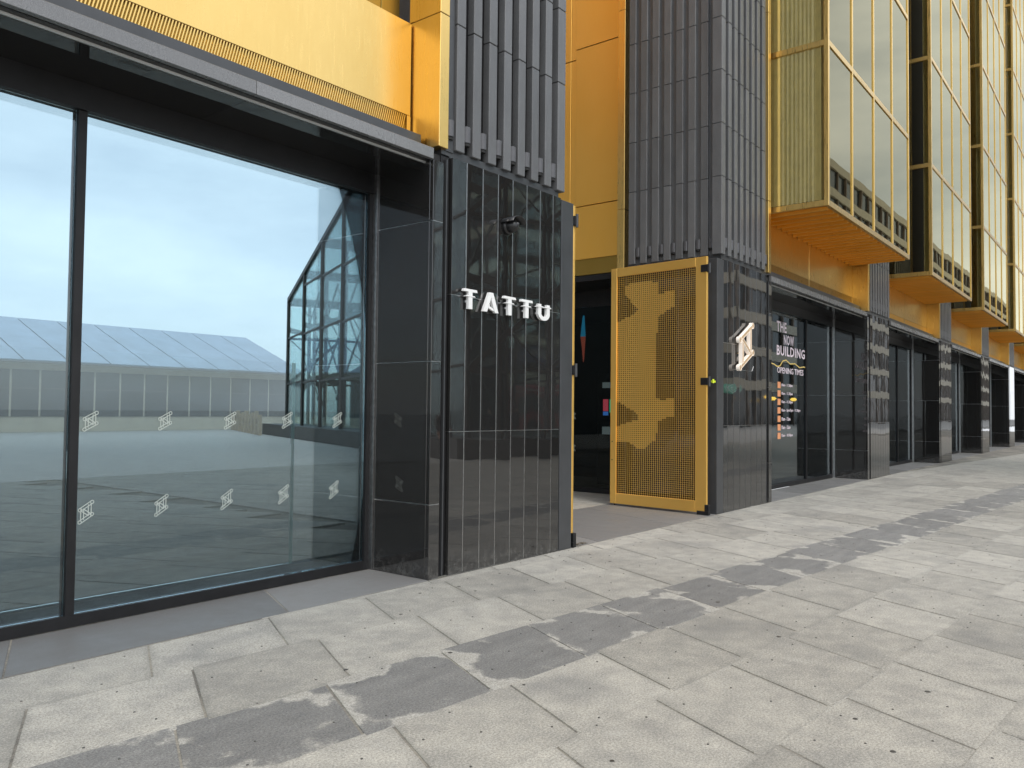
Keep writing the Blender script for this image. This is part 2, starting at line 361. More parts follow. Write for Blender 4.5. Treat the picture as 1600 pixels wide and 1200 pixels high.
for r in range(-2, 15):
    pit = PIT.get(r, .85); ph = PH.get(r, (r * .37) % 1)
    for j in range(-24, 76):
        xj = ph + j * pit; c4 = []
        for x in (xj, xj + pit):
            yt = yb(r, x); t = (yt - YB[r + 1] + .08 * (x - 4)) / (1 - .08 * SK); c4.append(((x, yt), (x - SK * t, yt - t)))
        poly = [(*c4[0][0], 0, 1), (*c4[0][1], 0, 0), (*c4[1][1], 1, 0), (*c4[1][0], 1, 1)]
        poly = clip(poly, 0, 1, -.004); 
        if len(poly) < 3: continue
        poly = clip(poly, 0, -1, 11.19)
        if len(poly) < 3 or area(poly) < .008: continue
        cx = sum(p[0] for p in poly) / len(poly); cy = sum(p[1] for p in poly) / len(poly)
        if cx < -12 or cx > 62: continue
        slabs.append((math.hypot(cx, cy + 5.11) + (0 if cx > .8 and cy > -5.2 else 100), cx, cy, r, poly))
slabs.sort(key=lambda s: s[0])
studs = MB()
rest = MB(); rest_uv = []
for k, (d, cx, cy, r, poly) in enumerate(slabs):
    z = random.uniform(-.0012, .0012)
    if k < 215 and d < 100:
        mb = MB(); uv = []; slab_mesh(mb, poly, z, uv); me = mb.mesh('paving_slab', [M['slab_dark' if r == 2 else 'slab']], (cx, cy, 0)); set_uv(me, uv)
        inst('paving_slab', me, (cx, cy, 0), pav)
        if area(poly) > .2:
            for (bu, bv) in random.sample([(.22, .25), (.75, .22), (.5, .52), (.25, .78), (.78, .75), (.5, .15)], random.choice((3, 4, 4, 5))):
                bu += random.uniform(-.12, .12); bv += random.uniform(-.12, .12)
                if len(poly) != 4: continue
                a_, b_, c_, d_ = [Vector(p[:2]) for p in poly]; q_ = (a_ * (1 - bu) + d_ * bu) * (1 - bv) + (b_ * (1 - bu) + c_ * bu) * bv; px, py_ = q_
                studs.cyl((px, py_, z - .002), (px, py_, z + .0035), .0075, .005, 8)
    else: slab_mesh(rest, poly, z, rest_uv)
for k in range(45):
    gx_, gy_ = random.uniform(1.5, 12), random.uniform(-4.6, -.15); gr_ = random.uniform(.010, .021)
    studs.cyl((gx_, gy_, -.003), (gx_, gy_, .0022), gr_, gr_ * .8, 9)
me = rest.mesh('outer_paving_slabs', [M['slab']]); set_uv(me, rest_uv); o = inst('outer_paving_slabs', me, (0, 0, 0), pav); tag(o, kind='stuff')
studs.build('paving_studs', 'stud', pav, kind='stuff')

# recess floors (honed granite) : left shop recess, passage threshold, right recess
def floor_strip(name, x0, x1, y0, y1, cuts, m='granite_honed', skew=.42):
    base = MB().box(x0, x1, y0, y1 , -.28, -.0045).build(name, 'grout', kind='structure')
    cs = [x0 - 5] + cuts + [x1 + 5]
    for a, b in zip(cs[:-1], cs[1:]):
        poly = [(a, y0, 0, 0), (b, y0, 1, 0), (b + skew * (y1 - y0), y1, 1, 1), (a + skew * (y1 - y0), y1, 0, 1)]
        poly = clip(clip(poly, 1, 0, x1 - .001), -1, 0, -x0 - .001)
        if len(poly) < 3: continue
        mb = MB(); uv = []; slab_mesh(mb, poly, .0, uv); mb.build('granite_slab', m, base)
    return base
floor_strip('shop_threshold', -6.0, 5.36, .0, .80, [-4.0, -2.05, -.1, 1.85, 3.80])
floor_strip('passage_threshold', 7.40, 13.0, .0, 1.95, [8.2, 10.1, 12.0])
cy_base = MB().box(-60, 13.0, 1.95, 300, -.30, -.030).box(-60, 7.4, .801, 1.95, -.30, -.030).box(13.0, 330, 7.3, 300, -.30, -.030).build('courtyard', 'grout', kind='structure')
cmb = MB(); cuv = []
for (d, cx, cy, r, poly) in slabs:
    if cx < 1.5 or cx > 26: continue
    po = [(p[0], 1.66 - p[1], p[2], p[3]) for p in poly]
    po = clip(po, 0, -1, -(1.956 if cx > 7.0 else .905)); 
    if len(po) < 3: continue
    if cx > 7.0 and cx < 8.2: po = clip(po, -1, 0, -7.41)
    if len(po) < 3: continue
    if min(p[1] for p in po) < 7.32: po = clip(po, 1, 0, 12.98)
    if len(po) < 3 or area(po) < .01: continue
    slab_mesh(cmb, po, -.002 + random.uniform(-.001, .001), cuv)
me = cmb.mesh('courtyard_slabs', [M['slab']]); set_uv(me, cuv); o = inst('courtyard_slabs', me, (0, 0, 0), cy_base); tag(o, kind='stuff')
MB().box(-60, 330, 12.95, 300, -.029, -.012).build('courtyard_setts', 'setts', kind='structure')
for q_, (a, b) in enumerate(((13.80, 20.13), (22.37, 28.63), (30.87, 37.13), (39.37, 45.63), (47.87, 54.13), (56.37, 62.6))): floor_strip('shop_threshold', a, b, .0, .80, [a + 1.9, a + 3.8, a + 5.7])
MB().box(20.13, 70, .001, 3.0, -.28, -.013).build('base_floor', 'grout', kind='structure')

# ------------------------------------------------------------------ the building
BLD = empty('office_building', (9.585, .5, 0), label='black granite and gold clad building with dark grey fin columns', cat='building')
HT = 30.0
J = [(.0, .68), (.68, 1.99), (1.99, 3.29), (3.29, 3.855)]
ZS = [(.0, 1.342), (1.342, 2.636), (2.636, 3.937)]
FZ = [4.015] + [5.24 + .842 * i for i in range(30)]
fin_cache = {}
def fin_mesh(w, d, h):
    k = (round(w, 4), round(d, 4), round(h, 4))
    if k not in fin_cache: fin_cache[k] = MB().box(-w / 2, w / 2, 0, d, 0, h, .006).mesh('fin', [M['fin']])
    return fin_cache[k]
lamp_me = None
def lamp_mesh():
    mb = MB(); n = 8; R = .046
    pts = [(-R, .06)] + [(R * -math.cos(math.pi * i / n), -R * .8 * math.sin(math.pi * i / n)) for i in range(n + 1)] + [(R, .06)]
    mb.prism(pts, 'z', 0, .155); mb.prism([(p[0] * .8, p[1] * .8) for p in pts], 'z', -.03, -.0005, 1)
    return mb.mesh('light_fitting', [M['lamp_grey'], M['void']])
LAMP = lamp_mesh()

def pier(x0, sgn, full=True, side=True, dep=1.70):
    """x0 = outer edge by the shop window; u grows towards the passage"""
    X = lambda u: x0 + sgn * u
    p = MB().box(X(.02), X(2.05), .05, dep, 0, 3.93).build('granite_pier', 'void', BLD)
    # edge return by the shop window
    for a, b in J:
        MB().box(X(0), X(.135), 0, .045, a + .003, b - .003, .003).build('granite_panel', 'granite', p)
        MB().box(X(0), X(.03), .0465, .74, a + .003, b - .003, .003).build('granite_panel', 'granite', p)
    for z in (.68, 1.99, 3.29): MB().box(X(.004), X(.134), .004, .044, z - .0026, z + .0026).box(X(.004), X(.029), .0465, .735, z - .0026, z + .0026).build('bed_joint', 'trim', p)
    MB().box(X(.136), X(.25), .040, .0505, 0.01, 3.95).build('slot', 'black_metal', p)
    MB().box(X(.185), X(.20), .012, .039, 0.01, 3.9).build('slot_rail', 'dark_metal', p)
    us = [.255] + [.466 + .24 * i for i in range(7)] + [2.058]
    for a, b in zip(us[:-1], us[1:]):
        for z0, z1 in ZS:
            MB().box(X(a + .0055), X(b - .0055), 0, .045, z0 + .003, z1 - .003, .0015).build('granite_panel', 'granite', p)
    for a in us[1:-1]:
        MB().box(X(a - .005), X(a + .005), .003, .0495, .01, 3.934).build('joint_trim', 'trim', p)
    for z in (1.342, 2.636): MB().box(X(.256), X(2.057), .006, .0485, z - .0026, z + .0026).build('bed_joint', 'trim', p)
    if full:
        MB().box(X(2.066), X(2.305), -.004, .26, 0.0, 3.92, .004).build('corner_post', 'dark_metal', p)
        for z0, z1 in ZS:
            for a, b in ((.265, .75), (.75, 1.25), (1.25, 1.72)):
                if b > dep + .1: continue
                MB().box(X(2.052), X(2.095), a + .003, b - .003, z0 + .003, z1 - .003, .002).build('granite_panel', 'granite', p)
    MB().box(X(.14), X(2.06), .04, dep, 3.936, 4.02).build('ledge', 'dark_metal', p)
    # fin column
    c = MB().box(X(.24), X(2.035), .0905, 1.68, 4.0, HT).build('fin_column', 'fin', BLD)
    MB().box(X(.30), X(2.034), .0885, .0898, 4.002, HT - .1).build('gap_dark_sheet', 'black_metal', c)  # black sheet added to darken the gaps between the front fins
    big = MB()
    for i in range(8):
        u0 = .305 + .24 * i; u1 = u0 + (.122 if i < 7 else .145)
        for k in range(len(FZ) - 1):
            if FZ[k] > 9.5: break
            o = inst('fin', fin_mesh(u1 - u0, .088 if i < 7 else .162, FZ[k + 1] - FZ[k] - .006), (X((u0 + u1) / 2), 0, FZ[k]), c)
        big.box(X(u0), X(u1), 0, .088, FZ[k], HT - .1)
        inst('light_fitting', LAMP, (X(u0 - .06), .034, 4.135), c)
    if side:
        xf = X(2.085)
        for i in range(7):
            y0 = .254 + .217 * i; y1 = y0 + .125
            mesh_k = fin_mesh(.125, .088, FZ[1] - FZ[0] - .006)
            for k in range(len(FZ) - 1):
                if FZ[k] > 9.5: break
                o = inst('fin', fin_mesh(.125, .088, FZ[k + 1] - FZ[k] - .006), (xf, (y0 + y1) / 2, FZ[k]), c); o.rotation_euler.z = sgn * rad(90)
            big.box(xf, xf - sgn * .088, y0, y1, FZ[k], HT - .1)
            o = inst('light_fitting', LAMP, (xf - sgn * .034, y0 - .046, 4.135), c); o.rotation_euler.z = sgn * rad(90)
    o = big.build('upper_fins', 'fin', c, kind='stuff')
    # gold pilaster
    for z0, z1 in ((3.99, 5.255), (5.255, 8.6), (8.6, 12), (12, HT)):
        MB().box(X(.055), X(.18), -.012, .40, z0 + .003, z1 - .003, .004).build('gold_pilaster', 'gold', BLD)
    MB().box(X(.182), X(.298), .03, .40, 3.99, HT).build('shadow_gap', 'dark_metal', BLD)
    return p
pier(5.305, 1, dep=.78); pier(13.865, -1)

def perforated(x0, x1, y, z0, z1, pitch, parent, name='perforated_strip', hole=.32):
    mb = MB(); nx = int((x1 - x0) / pitch); nz_ = max(1, round((z1 - z0) / pitch)); px = (x1 - x0) / nx; pz = (z1 - z0) / nz_
    # slanted slots: thin louvre strips seen as diagonal lines
    for i in range(nx):
        xa = x0 + i * px; sh = .055
        mb.add([(xa, y, z0), (xa + px * .42, y, z0), (xa + px * .42 + sh, y, z1), (xa + sh, y, z1),
                (xa, y + .012, z0), (xa + px * .42, y + .012, z0), (xa + px * .42 + sh, y + .012, z1), (xa + sh, y + .012, z1)],
               [(0, 1, 2, 3), (0, 3, 7, 4), (1, 5, 6, 2)])
    mb.box(x0 - .02, x1 + .08, y + .03, y + .04, z0 - .002, z1 + .002, mi=1)
    return mb.build(name, ['gold', 'shade_vent_gold'], parent, kind='stuff')

def shop_bay(x0, x1, mull, gold_cuts, near, wy=.83):
    """recessed shop window between two piers, lintel and gold spandrel over it"""
    lt = MB().box(x0, x1, .05, .95, 3.8535, 3.98).build('lintel', 'black_metal', BLD)
    n = max(1, round((x1 - x0) / 1.75)); w = (x1 - x0) / n
    for i in range(n):
        a = x1 - (i + 1) * w; MB().box(a + .002, a + w - .002, -.001, .048, 3.857, 3.957, .002).build('lintel_panel', 'granite_lintel', lt)
        MB().box(a + .002, a + w - .002, .135, .768, 3.838, 3.852, .001).build('soffit_panel', 'granite', lt)
    MB().box(x0, x1, .105, .122, 3.836, 3.8525).build('trim', 'white_trim', lt)
    MB().box(x0, x1, .17, .35, 3.982, 4.115, .003).build('flashing', 'dark_metal', lt)
    # gold spandrel
    for a, b in zip(gold_cuts[:-1], gold_cuts[1:]):
        g = MB().box(a + .003, b - .003, .352, .40, 4.34, 5.235, .004).box(a + .003, a + .05, .352, .40, 4.12, 4.337).box(b - .05, b - .003, .352, .40, 4.12, 4.337).build('gold_panel', 'gold', BLD)
        if near: perforated(a + .051, b - .051 - .055, .354, 4.12, 4.337, .024, g)
        else: MB().box(a + .052, b - .052, .356, .40, 4.12, 4.337).build('vent_strip', 'bounce_gold', g)
    # window
    xs = [x0] + mull + [x1]
    fr = MB()
    fr.box(x0, x1, wy - .03, wy + .07, 0.002, .085).box(x0, x1, wy - .06, wy + .07, 3.65, 3.853)
    for x in (x0 + .03, x1 - .03): fr.box(x - .028, x + .028, wy - .03, wy + .07, .0855, 3.6495)
    for x in mull: fr.box(x - .03, x + .03, wy - .03, wy + .07, .0855, 3.6495)
    f = fr.build('shop_window', 'black_metal', BLD)
    for a, b in zip(xs[:-1], xs[1:]):
        ins = .06 if a in (x0,) else .032; ine = .06 if b == x1 else .032
        MB().box(a + ins, b - ine, wy, wy + .012, .0865, 3.6485).build('pane', 'glass', f)
    for x in (x0, x1): 
        s = 1 if x == x0 else -1
        MB().box(x - s * .001, x + s * .018, .742, wy - .031, .0, 3.84).build('jamb_trim', 'trim', f)
    return f
shop_bay(-6.0, 5.306, [-.15, 2.55], [-6.0, -2.2, 1.57, 5.345], True)
MB().box(-6, 7.16, .64, 6.0, 9.0, HT).build('slot_shade_block', 'bounce_gold', BLD)  # unseen block added to shade and tint the gold passage wall
# wall behind / above the left spandrel (set back) with two gold panels
MB().box(-6, 5.345, .55, .62, 5.0, HT).build('upper_wall', 'shade_vent_gold', BLD)  # shade of the set-back wall is put into its darker gold
for a, b in ((-6, -2.2), (-2.2, 1.5), (1.5, 5.10), (5.104, 5.343)):
    MB().box(a + .003, b - .003, .52, .549, 5.15, 8.9, .003).build('gold_panel', 'shade_vent_gold', BLD)
RB = [(13.864, 20.10), (22.40, 28.60), (30.90, 37.1), (39.4, 45.6), (47.9, 54.1), (56.4, 62.6)]
for i, (a, b) in enumerate(RB):
    m_ = (a + b) / 2
    shop_bay(a, b, [a + 1.75, b - 1.9], [a - .05, m_, b + .05], i == 0)
    if i < 6: pier(b, 1, full=False, side=False)
    MB().box(a - .06, b + .06, .45, .55, 5.0, HT).build('upper_wall', 'bounce_gold', BLD)
MB().box(64.9, 66, .0, 3, 0, HT).build('end_wall', 'fin', BLD)

# oriel boxes over the right hand bays
def oriel(x0, x1, yf, z0, floors):
    root = MB().box(x0 + .06, x1 - .06, yf + .06, .449, z0 + .03, z0 + .10).build('oriel', 'bounce_gold', BLD)
    fr = MB(); zt = z0 + floors * 2.78
    for z in [z0 + .001] + [z0 + 2.78 * (k + 1) for k in range(floors)]:
        fr.box(x0, x0 + .07, yf, .44, z, z + .10, .004); fr.box(x0 + .071, x1, yf, yf + .07, z, z + .10, .004)
    fr.box(x0, x0 + .075, .34, .445, z0 + .1, zt, .004); fr.box(x0 - .004, x0 + .075, yf - .004, yf + .075, z0 - .003, zt, .004)
    nn = 4
    for k in range(1, nn + 1): x = x0 + (x1 - x0) * k / nn; fr.box(x - .06, x, yf - .002, yf + .07, z0 + .101, zt, .004)
    fr.build('frame', 'gold', root)
    for k in range(floors):
        za = z0 + 2.78 * k + .102; zb = z0 + 2.78 * (k + 1) - .002
        MB().box(x0 + .02, x0 + .032, yf + .077, .338, za, zb).build('pane', 'glass_gold', root)
        for q in range(nn):
            xa = x0 + (x1 - x0) * q / nn + (.077 if q == 0 else .002); xb = x0 + (x1 - x0) * (q + 1) / nn - .062
            MB().box(xa, xb, yf + .02, yf + .032, za, zb).build('pane', 'glass_dark', root)
    # pale strips added inside to stand in for reflected stripes, and slats underneath
    y = yf + .13
    if x0 < 20:
        k = 0
        while y < .40:
            w_ = random.uniform(.07, .13); MB().box(x0 + .045 + .012 * (k % 2), x0 + .055 + .012 * (k % 2), y, y + w_ - .002, z0 + .12, zt - .05).build('pale_strip', 'pale_strip', root); y += w_; k += 1
    x = x0 + .2; k = 0
    while x < x1 - .1:
        MB().box(x, x + .05, yf + .08, .34, z0 - .03, z0 + .028).build('slat', 'bounce_gold', root); x += .30
    b = MB()
    xq = x0 + .25
    while xq < x1 - .1: b.box(xq, xq + .14, yf + .22, yf + .235, z0 + .12, zt - .05); xq += .17
    b.build('front_strips', 'pale_strip', root, kind='stuff')
    MB().box(x0 + .3, x1 - .1, .30, .32, z0 + .12, zt).build('inner_wall', 'room', root)
    return root
oriel(13.95, 20.0, -.95, 5.09, 5)
oriel(22.5, 28.5, -.95, 5.09, 6)
oriel(31.0, 37.0, -.95, 5.09, 7); oriel(39.5, 45.5, -.95, 5.09, 8); oriel(48.0, 54.0, -.95, 5.09, 8)

# passage: gold side walls above the glazing, set back glazing below
for sgn, xw in ((1, 12.0), (-1, 7.17)):
    XX = lambda d: xw + sgn * d
    xe = xw - sgn * .22                       # face of the end strip next to the fins
    for z0, z1 in ((3.97, 4.98), (4.98, 8.42), (8.42, 11.8), (11.8, HT)):
        MB().box(xe, XX(.2), 1.765, 1.90, z0 + .003, z1 - .003, .003).build('gold_strip', 'gold', BLD)
    if sgn < 0: continue
    for (y0, y1, sh, zz) in ((1.905, 2.915, 0, (4.25, 5.215, 8.095, 11.0, HT)), (2.925, 3.03, .03, (4.25, 5.215, 7.93, 11.0, HT)), (3.04, 4.9, .03, (4.25, 5.215, 7.93, 11.0, HT)), (4.91, 7.0, .03, (4.25, 5.215, 7.93, 11.0, HT))):
        for a, b in zip(zz[:-1], zz[1:]):
            MB().box(XX(sh), XX(.12), y0, y1, a + .008, b - .008, .004).build('gold_panel', 'bounce_gold', BLD)
    MB().box(XX(.015), XX(.12), 1.905, 7.0, 3.975, 4.255).build('passage_vent_band', 'shade_vent_gold', BLD)
    MB().box(XX(.121), XX(.3), 1.765, 7.0, 3.96, HT).build('upper_wall', 'void', BLD)
    MB().box(XX(.0), XX(1.10), 1.702, 7.0, 3.86, 3.958).build('passage_soffit', 'black_metal', BLD)
    gx = xw + sgn * 1.0
    fr = MB().box(gx, gx + sgn * .06, 1.72, 7.0, 0.001, .09).box(gx, gx + sgn * .06, 1.72, 7.0, 3.55, 3.859)
    for y in (1.75, 2.6, 4.9, 6.9): fr.box(gx, gx + sgn * .06, y - .03, y + .03, .0905, 3.5495)
    f = fr.build('passage_glazing', 'black_metal', BLD)
    for a, b in ((1.78, 2.57), (2.63, 4.87), (4.93, 6.87)):
        MB().box(gx + sgn * .02, gx + sgn * .032, a + .002, b - .002, .092, 3.548).build('pane', 'glass_clear', f)
    MB().box(gx + sgn * .061, gx + sgn * 3.0, 1.71, 7.0, -.02, .0).build('shop_floor', 'room_floor', BLD)
    MB().box(gx + sgn * 3.0, gx + sgn * 3.1, 1.71, 7.0, .0, 3.959).build('back_wall', 'room', BLD)
    MB().box(gx + sgn * .07, gx + sgn * 3.0, 1.71, 7.0, 3.60, 3.70).build('shop_ceiling', 'room', BLD)
    MB().box(gx + sgn * .0, gx + sgn * 3.0, 1.62, 1.705, 0, 3.85).build('shop_wall', 'room', BLD)
MB().box(12.0, 16.1, 7.001, 7.2, 0, 3.959).build('passage_end_wall', 'room', BLD)
# rooms behind the shop windows
def room(x0, x1):
    MB().box(x0, x1, .92, 6.0, -.02, .0).build('shop_floor', 'room_floor', BLD)
    MB().box(x0, x1, 6.0, 6.1, 0, 3.9).build('back_wall', 'room', BLD)
    MB().box(x0, x1, .91, 6.0, 3.70, 3.80).build('shop_ceiling', 'room', BLD)
    for x in (x0 - .05, x1): MB().box(x, x + .05, .905, 6.0, 0, 3.8).build('shop_wall', 'room', BLD)
room(16.2, 20.2); room(22.4, 28.6); room(30.9, 37.1); room(39.4, 45.6); room(47.9, 54.1); room(56.4, 62.6)
MB().box(13.9, 16.15, .95, 1.6, 0, 3.9).build('shop_wall', 'room', BLD)

# ------------------------------------------------------------------ gates
def gate(p0, p1, label, detail):
    """perforated gold gate from hinge edge p0 to free edge p1"""
    L = (Vector(p1) - Vector(p0)).length; ang = math.atan2(p1[1] - p0[1], p1[0] - p0[0])
    root = empty('perforated_gate', (p0[0], p0[1], 0), label=label, cat='gate', group='perforated gold gates'); root.rotation_euler.z = ang
    def sub(mb, name, m, par=root):
        me = mb.mesh(name, [M[x] for x in (m if isinstance(m, list) else [m])]); o = bpy.data.objects.new(name, me); COL.objects.link(o); o.parent = par; return o
    zb, zt = .035, 3.915; sl, sr, tr, br = .195, .115, .14, .17
    fr = sub(MB().box(0, sl, -.02, .02, zb, zt, .003).box(L - sr, L, -.02, .02, zb, zt, .003).box(sl, L - sr, -.02, .02, zb, zb + br, .003).box(sl, L - sr, -.02, .02, zt - tr, zt, .003), 'frame', 'gate_gold')
    x0, x1, z0, z1 = sl, L - sr, zb + br, zt - tr
    nc, nr = 39, 110; pw, pv = (x1 - x0) / nc, (z1 - z0) / nr
    Z1 = lambda a, b: ((940 + .1125 * a), (395 + .1125 * b)); Z2 = lambda a, b: ((940 + .1125 * a), (600 + .1125 * b))
    pat = [Z1(600, 345), Z1(800, 345), Z1(815, 520), Z1(900, 500), Z1(1030, 480), Z1(1030, 700), Z1(900, 790), Z1(800, 850), Z1(790, 1200), Z2(790, 200), Z2(900, 250), Z2(930, 220), Z2(1030, 220), Z2(1030, 470), Z2(930, 490), Z2(800, 560), Z2(790, 800), Z2(600, 940), Z2(510, 930), Z2(400, 840), Z2(190, 830), Z2(190, 610), Z2(520, 520), Z2(520, 440), Z2(190, 240), Z1(190, 940), Z1(400, 850), Z1(530, 760), Z1(470, 700), Z1(320, 540), Z1(330, 400)]
    def inside(x, y):
        c = False; n = len(pat)
        for i in range(n):
            (xa, ya), (xb, yb_) = pat[i], pat[i - 1]
            if (ya > y) != (yb_ > y) and x < (xb - xa) * (y - ya) / (yb_ - ya) + xa: c = not c
        return c
    mb = MB(); n8 = 8; v = []; fc = []
    sqr = [(-1, -1), (0, -1), (1, -1), (1, 0), (1, 1), (0, 1), (-1, 1), (-1, 0)]
    cir = [(math.cos(rad(225 + 45 * i)), math.sin(rad(225 + 45 * i))) for i in range(8)]
    for i in range(nc):
        for j in range(nr):
            cx = x0 + (i + .5) * pw; cz = z0 + (j + .5) * pv
            u = 1 - (i + .5) / nc; t = 1 - (j + .5) / nr          # u from free edge (image left)
            X = 963 + 126 * u ; yt = 427 - 17 * u; yb_ = 776 + 13 * u; Y = yt + (yb_ - yt) * t
            rr = .25 if inside(X, Y) else .455
            if not detail: rr = .36
            o = len(v)
            for y in (-.003, .003):
                v += [(cx + a * pw / 2, y, cz + b * pv / 2) for a, b in sqr]; v += [(cx + a * pw * rr * (1.2 if q_ % 2 == 0 else 1), y, cz + b * pv * rr * (1.2 if q_ % 2 == 0 else 1)) for q_, (a, b) in enumerate(cir)]
            for k in range(8):
                k2 = (k + 1) % 8
                fc += [(o + k, o + k2, o + 8 + k2, o + 8 + k), (o + 8 + k, o + 8 + k2, o + 24 + k2, o + 24 + k), (o + 16 + k2, o + 16 + k, o + 24 + k, o + 24 + k2)]
    mb.v = v; mb.f = fc; mb.m = [0] * len(fc)
    sub(mb, 'perforated_panel', 'gate_gold')
    for z in (3.68, 1.96):
        h = sub(MB().box(-.03, .10, -.034, .034, z, z + .11, .005), 'hinge', 'black_metal'); sub(MB().cyl((-.035, 0, z - .02), (-.035, 0, z + .13), .018), 'hinge_pin', 'dark_metal', h)
    sub(MB().box(-.04, .16, -.03, .03, .002, .06, .004).box(-.04, .03, -.028, .028, .06, .16, .004), 'floor_pivot', 'black_metal')
    sub(MB().cyl((L - .06, -.03, .004), (L - .06, -.03, .22), .009), 'drop_bolt', 'black_metal')
    for z in (.75, 1.05): sub(MB().cyl((L - .04, -.024, z), (L - .04, .024, z), .01, n=8), 'screw', 'black_metal')
    return root
gate((11.355, .06), (11.52, 1.84), 'gold perforated gate standing open beside the emblem pier, cloud pattern facing out', True)
gate((7.665, .02), (7.685, 1.80), 'gold perforated gate seen edge on behind the lettered pier', False)
MB().box(11.395, 11.44, -.012, -.004, 1.99, 2.05).box(11.40, 11.51, -.003, .02, 2.0, 2.03).build('marker_tag', 'lime', label='small lime yellow tag beside the middle gate hinge', cat='tag')

lit = MB()
for k in range(16):
    x, y, a = 7.75 + random.uniform(-.12, .16), .03 + random.uniform(-.03, .08), random.uniform(0, 6.3); L_ = random.uniform(.03, .09)
    lit.bar((x, y, .008), (x + L_ * math.cos(a), y + L_ * math.sin(a), random.uniform(.008, .045)), .012, .004)
lit.build('leaf_litter', 'brown_leaf', label='little heap of dry leaf litter at the foot of the lettered pier', cat='litter', kind='stuff')

# ------------------------------------------------------------------ lettering on the first pier
sg = empty('pier_lettering', (6.4, 0, 2.51), label='white three dimensional letters reading TATTU on black granite pier', cat='sign')
ya, yb2 = -.052, -.022
def letter(mb, x): 
    mb.box(x - .02, x + .02, yb2, .004, 2.58, 2.60) ; return mb.build('letter', 'white', sg)
def T(x):
    mb = MB().prism([(x - .102, 2.680), (x + .102, 2.680), (x + .092, 2.705), (x - .092, 2.705)], 'y', ya, yb2)
    mb.box(x - .028, x + .028, ya, yb2, 2.515, 2.680); mb.prism([(x - .072, 2.632), (x + .072, 2.632), (x + .052, 2.643), (x - .052, 2.643)], 'y', ya - .004, yb2 + .004); letter(mb, x)
T(5.782); T(6.392); T(6.68)
x = 6.09
mb = MB().prism([(x - .118, 2.515), (x - .060, 2.515), (x + .010, 2.67), (x + .010, 2.71), (x - .026, 2.71)], 'y', ya, yb2)
mb.prism([(x + .118, 2.515), (x + .064, 2.515), (x + .0105, 2.63), (x + .0105, 2.71), (x + .034, 2.71)], 'y', ya, yb2)
mb.prism([(x - .035, 2.555), (x + .02, 2.535), (x + .05, 2.53), (x + .04, 2.552), (x + .015, 2.562), (x - .025, 2.578)], 'y', ya + .003, yb2 - .003); letter(mb, x)
x = 6.985; mb = MB()
out = [(x - .105 + .0, 2.69), (x - .105, 2.58)] + [(x - .105 * math.cos(math.pi * i / 8), 2.585 - .07 * math.sin(math.pi * i / 8)) for i in range(1, 8)] + [(x + .105, 2.58), (x + .105, 2.69)]
inn = [(x - .050, 2.69), (x - .050, 2.59)] + [(x - .050 * math.cos(math.pi * i / 8), 2.59 - .035 * math.sin(math.pi * i / 8)) for i in range(1, 8)] + [(x + .050, 2.59), (x + .050, 2.69)]
for i in range(len(out) - 1): mb.prism([out[i], out[i + 1], inn[i + 1], inn[i]], 'y', ya, yb2)
for c_ in (-.07, .07): mb.prism([(x + c_ - .062, 2.655), (x + c_ + .062, 2.655), (x + c_ + .045, 2.667), (x + c_ - .045, 2.667)], 'y', ya - .004, yb2 + .004)
letter(mb, x - .07)

# CCTV dome with hood
cc = empty('security_camera', (6.40, 0, 3.44), label='small black dome security camera with hood above the white letters', cat='camera')
def lathe(prof, axis_p, n=20):
    mb = MB(); k = len(prof); px, py_, pz = axis_p
    for i in range(n):
        a = 2 * math.pi * i / n; mb.v += [(px + r * math.cos(a), py_ + h, pz + r * math.sin(a)) for r, h in prof]
    for i in range(n):
        for j in range(k - 1):
            a, b = i * k + j, ((i + 1) % n) * k + j; mb.f.append((a, a + 1, b + 1, b)); mb.m.append(0)
    return mb
lathe([(0, -.035), (.075, -.035), (.085, -.02), (.085, .002), (0, .002)], (6.40, 0, 3.43)).build('mount', 'cctv', cc, True)
lathe([(.068, -.03), (.068, -.06), (.06, -.095), (.042, -.118), (.018, -.13), (0, -.132)], (6.40, 0, 3.43)).build('dome', 'cctv', cc, True)
lathe([(0, -.137), (.012, -.137), (.02, -.128)], (6.415, 0, 3.445)).build('lens', 'dark_metal', cc, True)
mb = MB()
for i in range(13):
    a = rad(10 + 160 * i / 12); 
    for r, y in ((.088, .0), (.094, 0), (.10, -.165), (.094, -.165)): mb.v.append((6.40 + r * 1.15 * math.cos(a), y, 3.43 + r * .80 * math.sin(a) + .012))
for i in range(12):
    for j in range(4): a, b = i * 4 + j, i * 4 + (j + 1) % 4; mb.f.append((a, b, b + 4, a + 4)); mb.m.append(0)
mb.build('hood', 'cctv', cc, True)

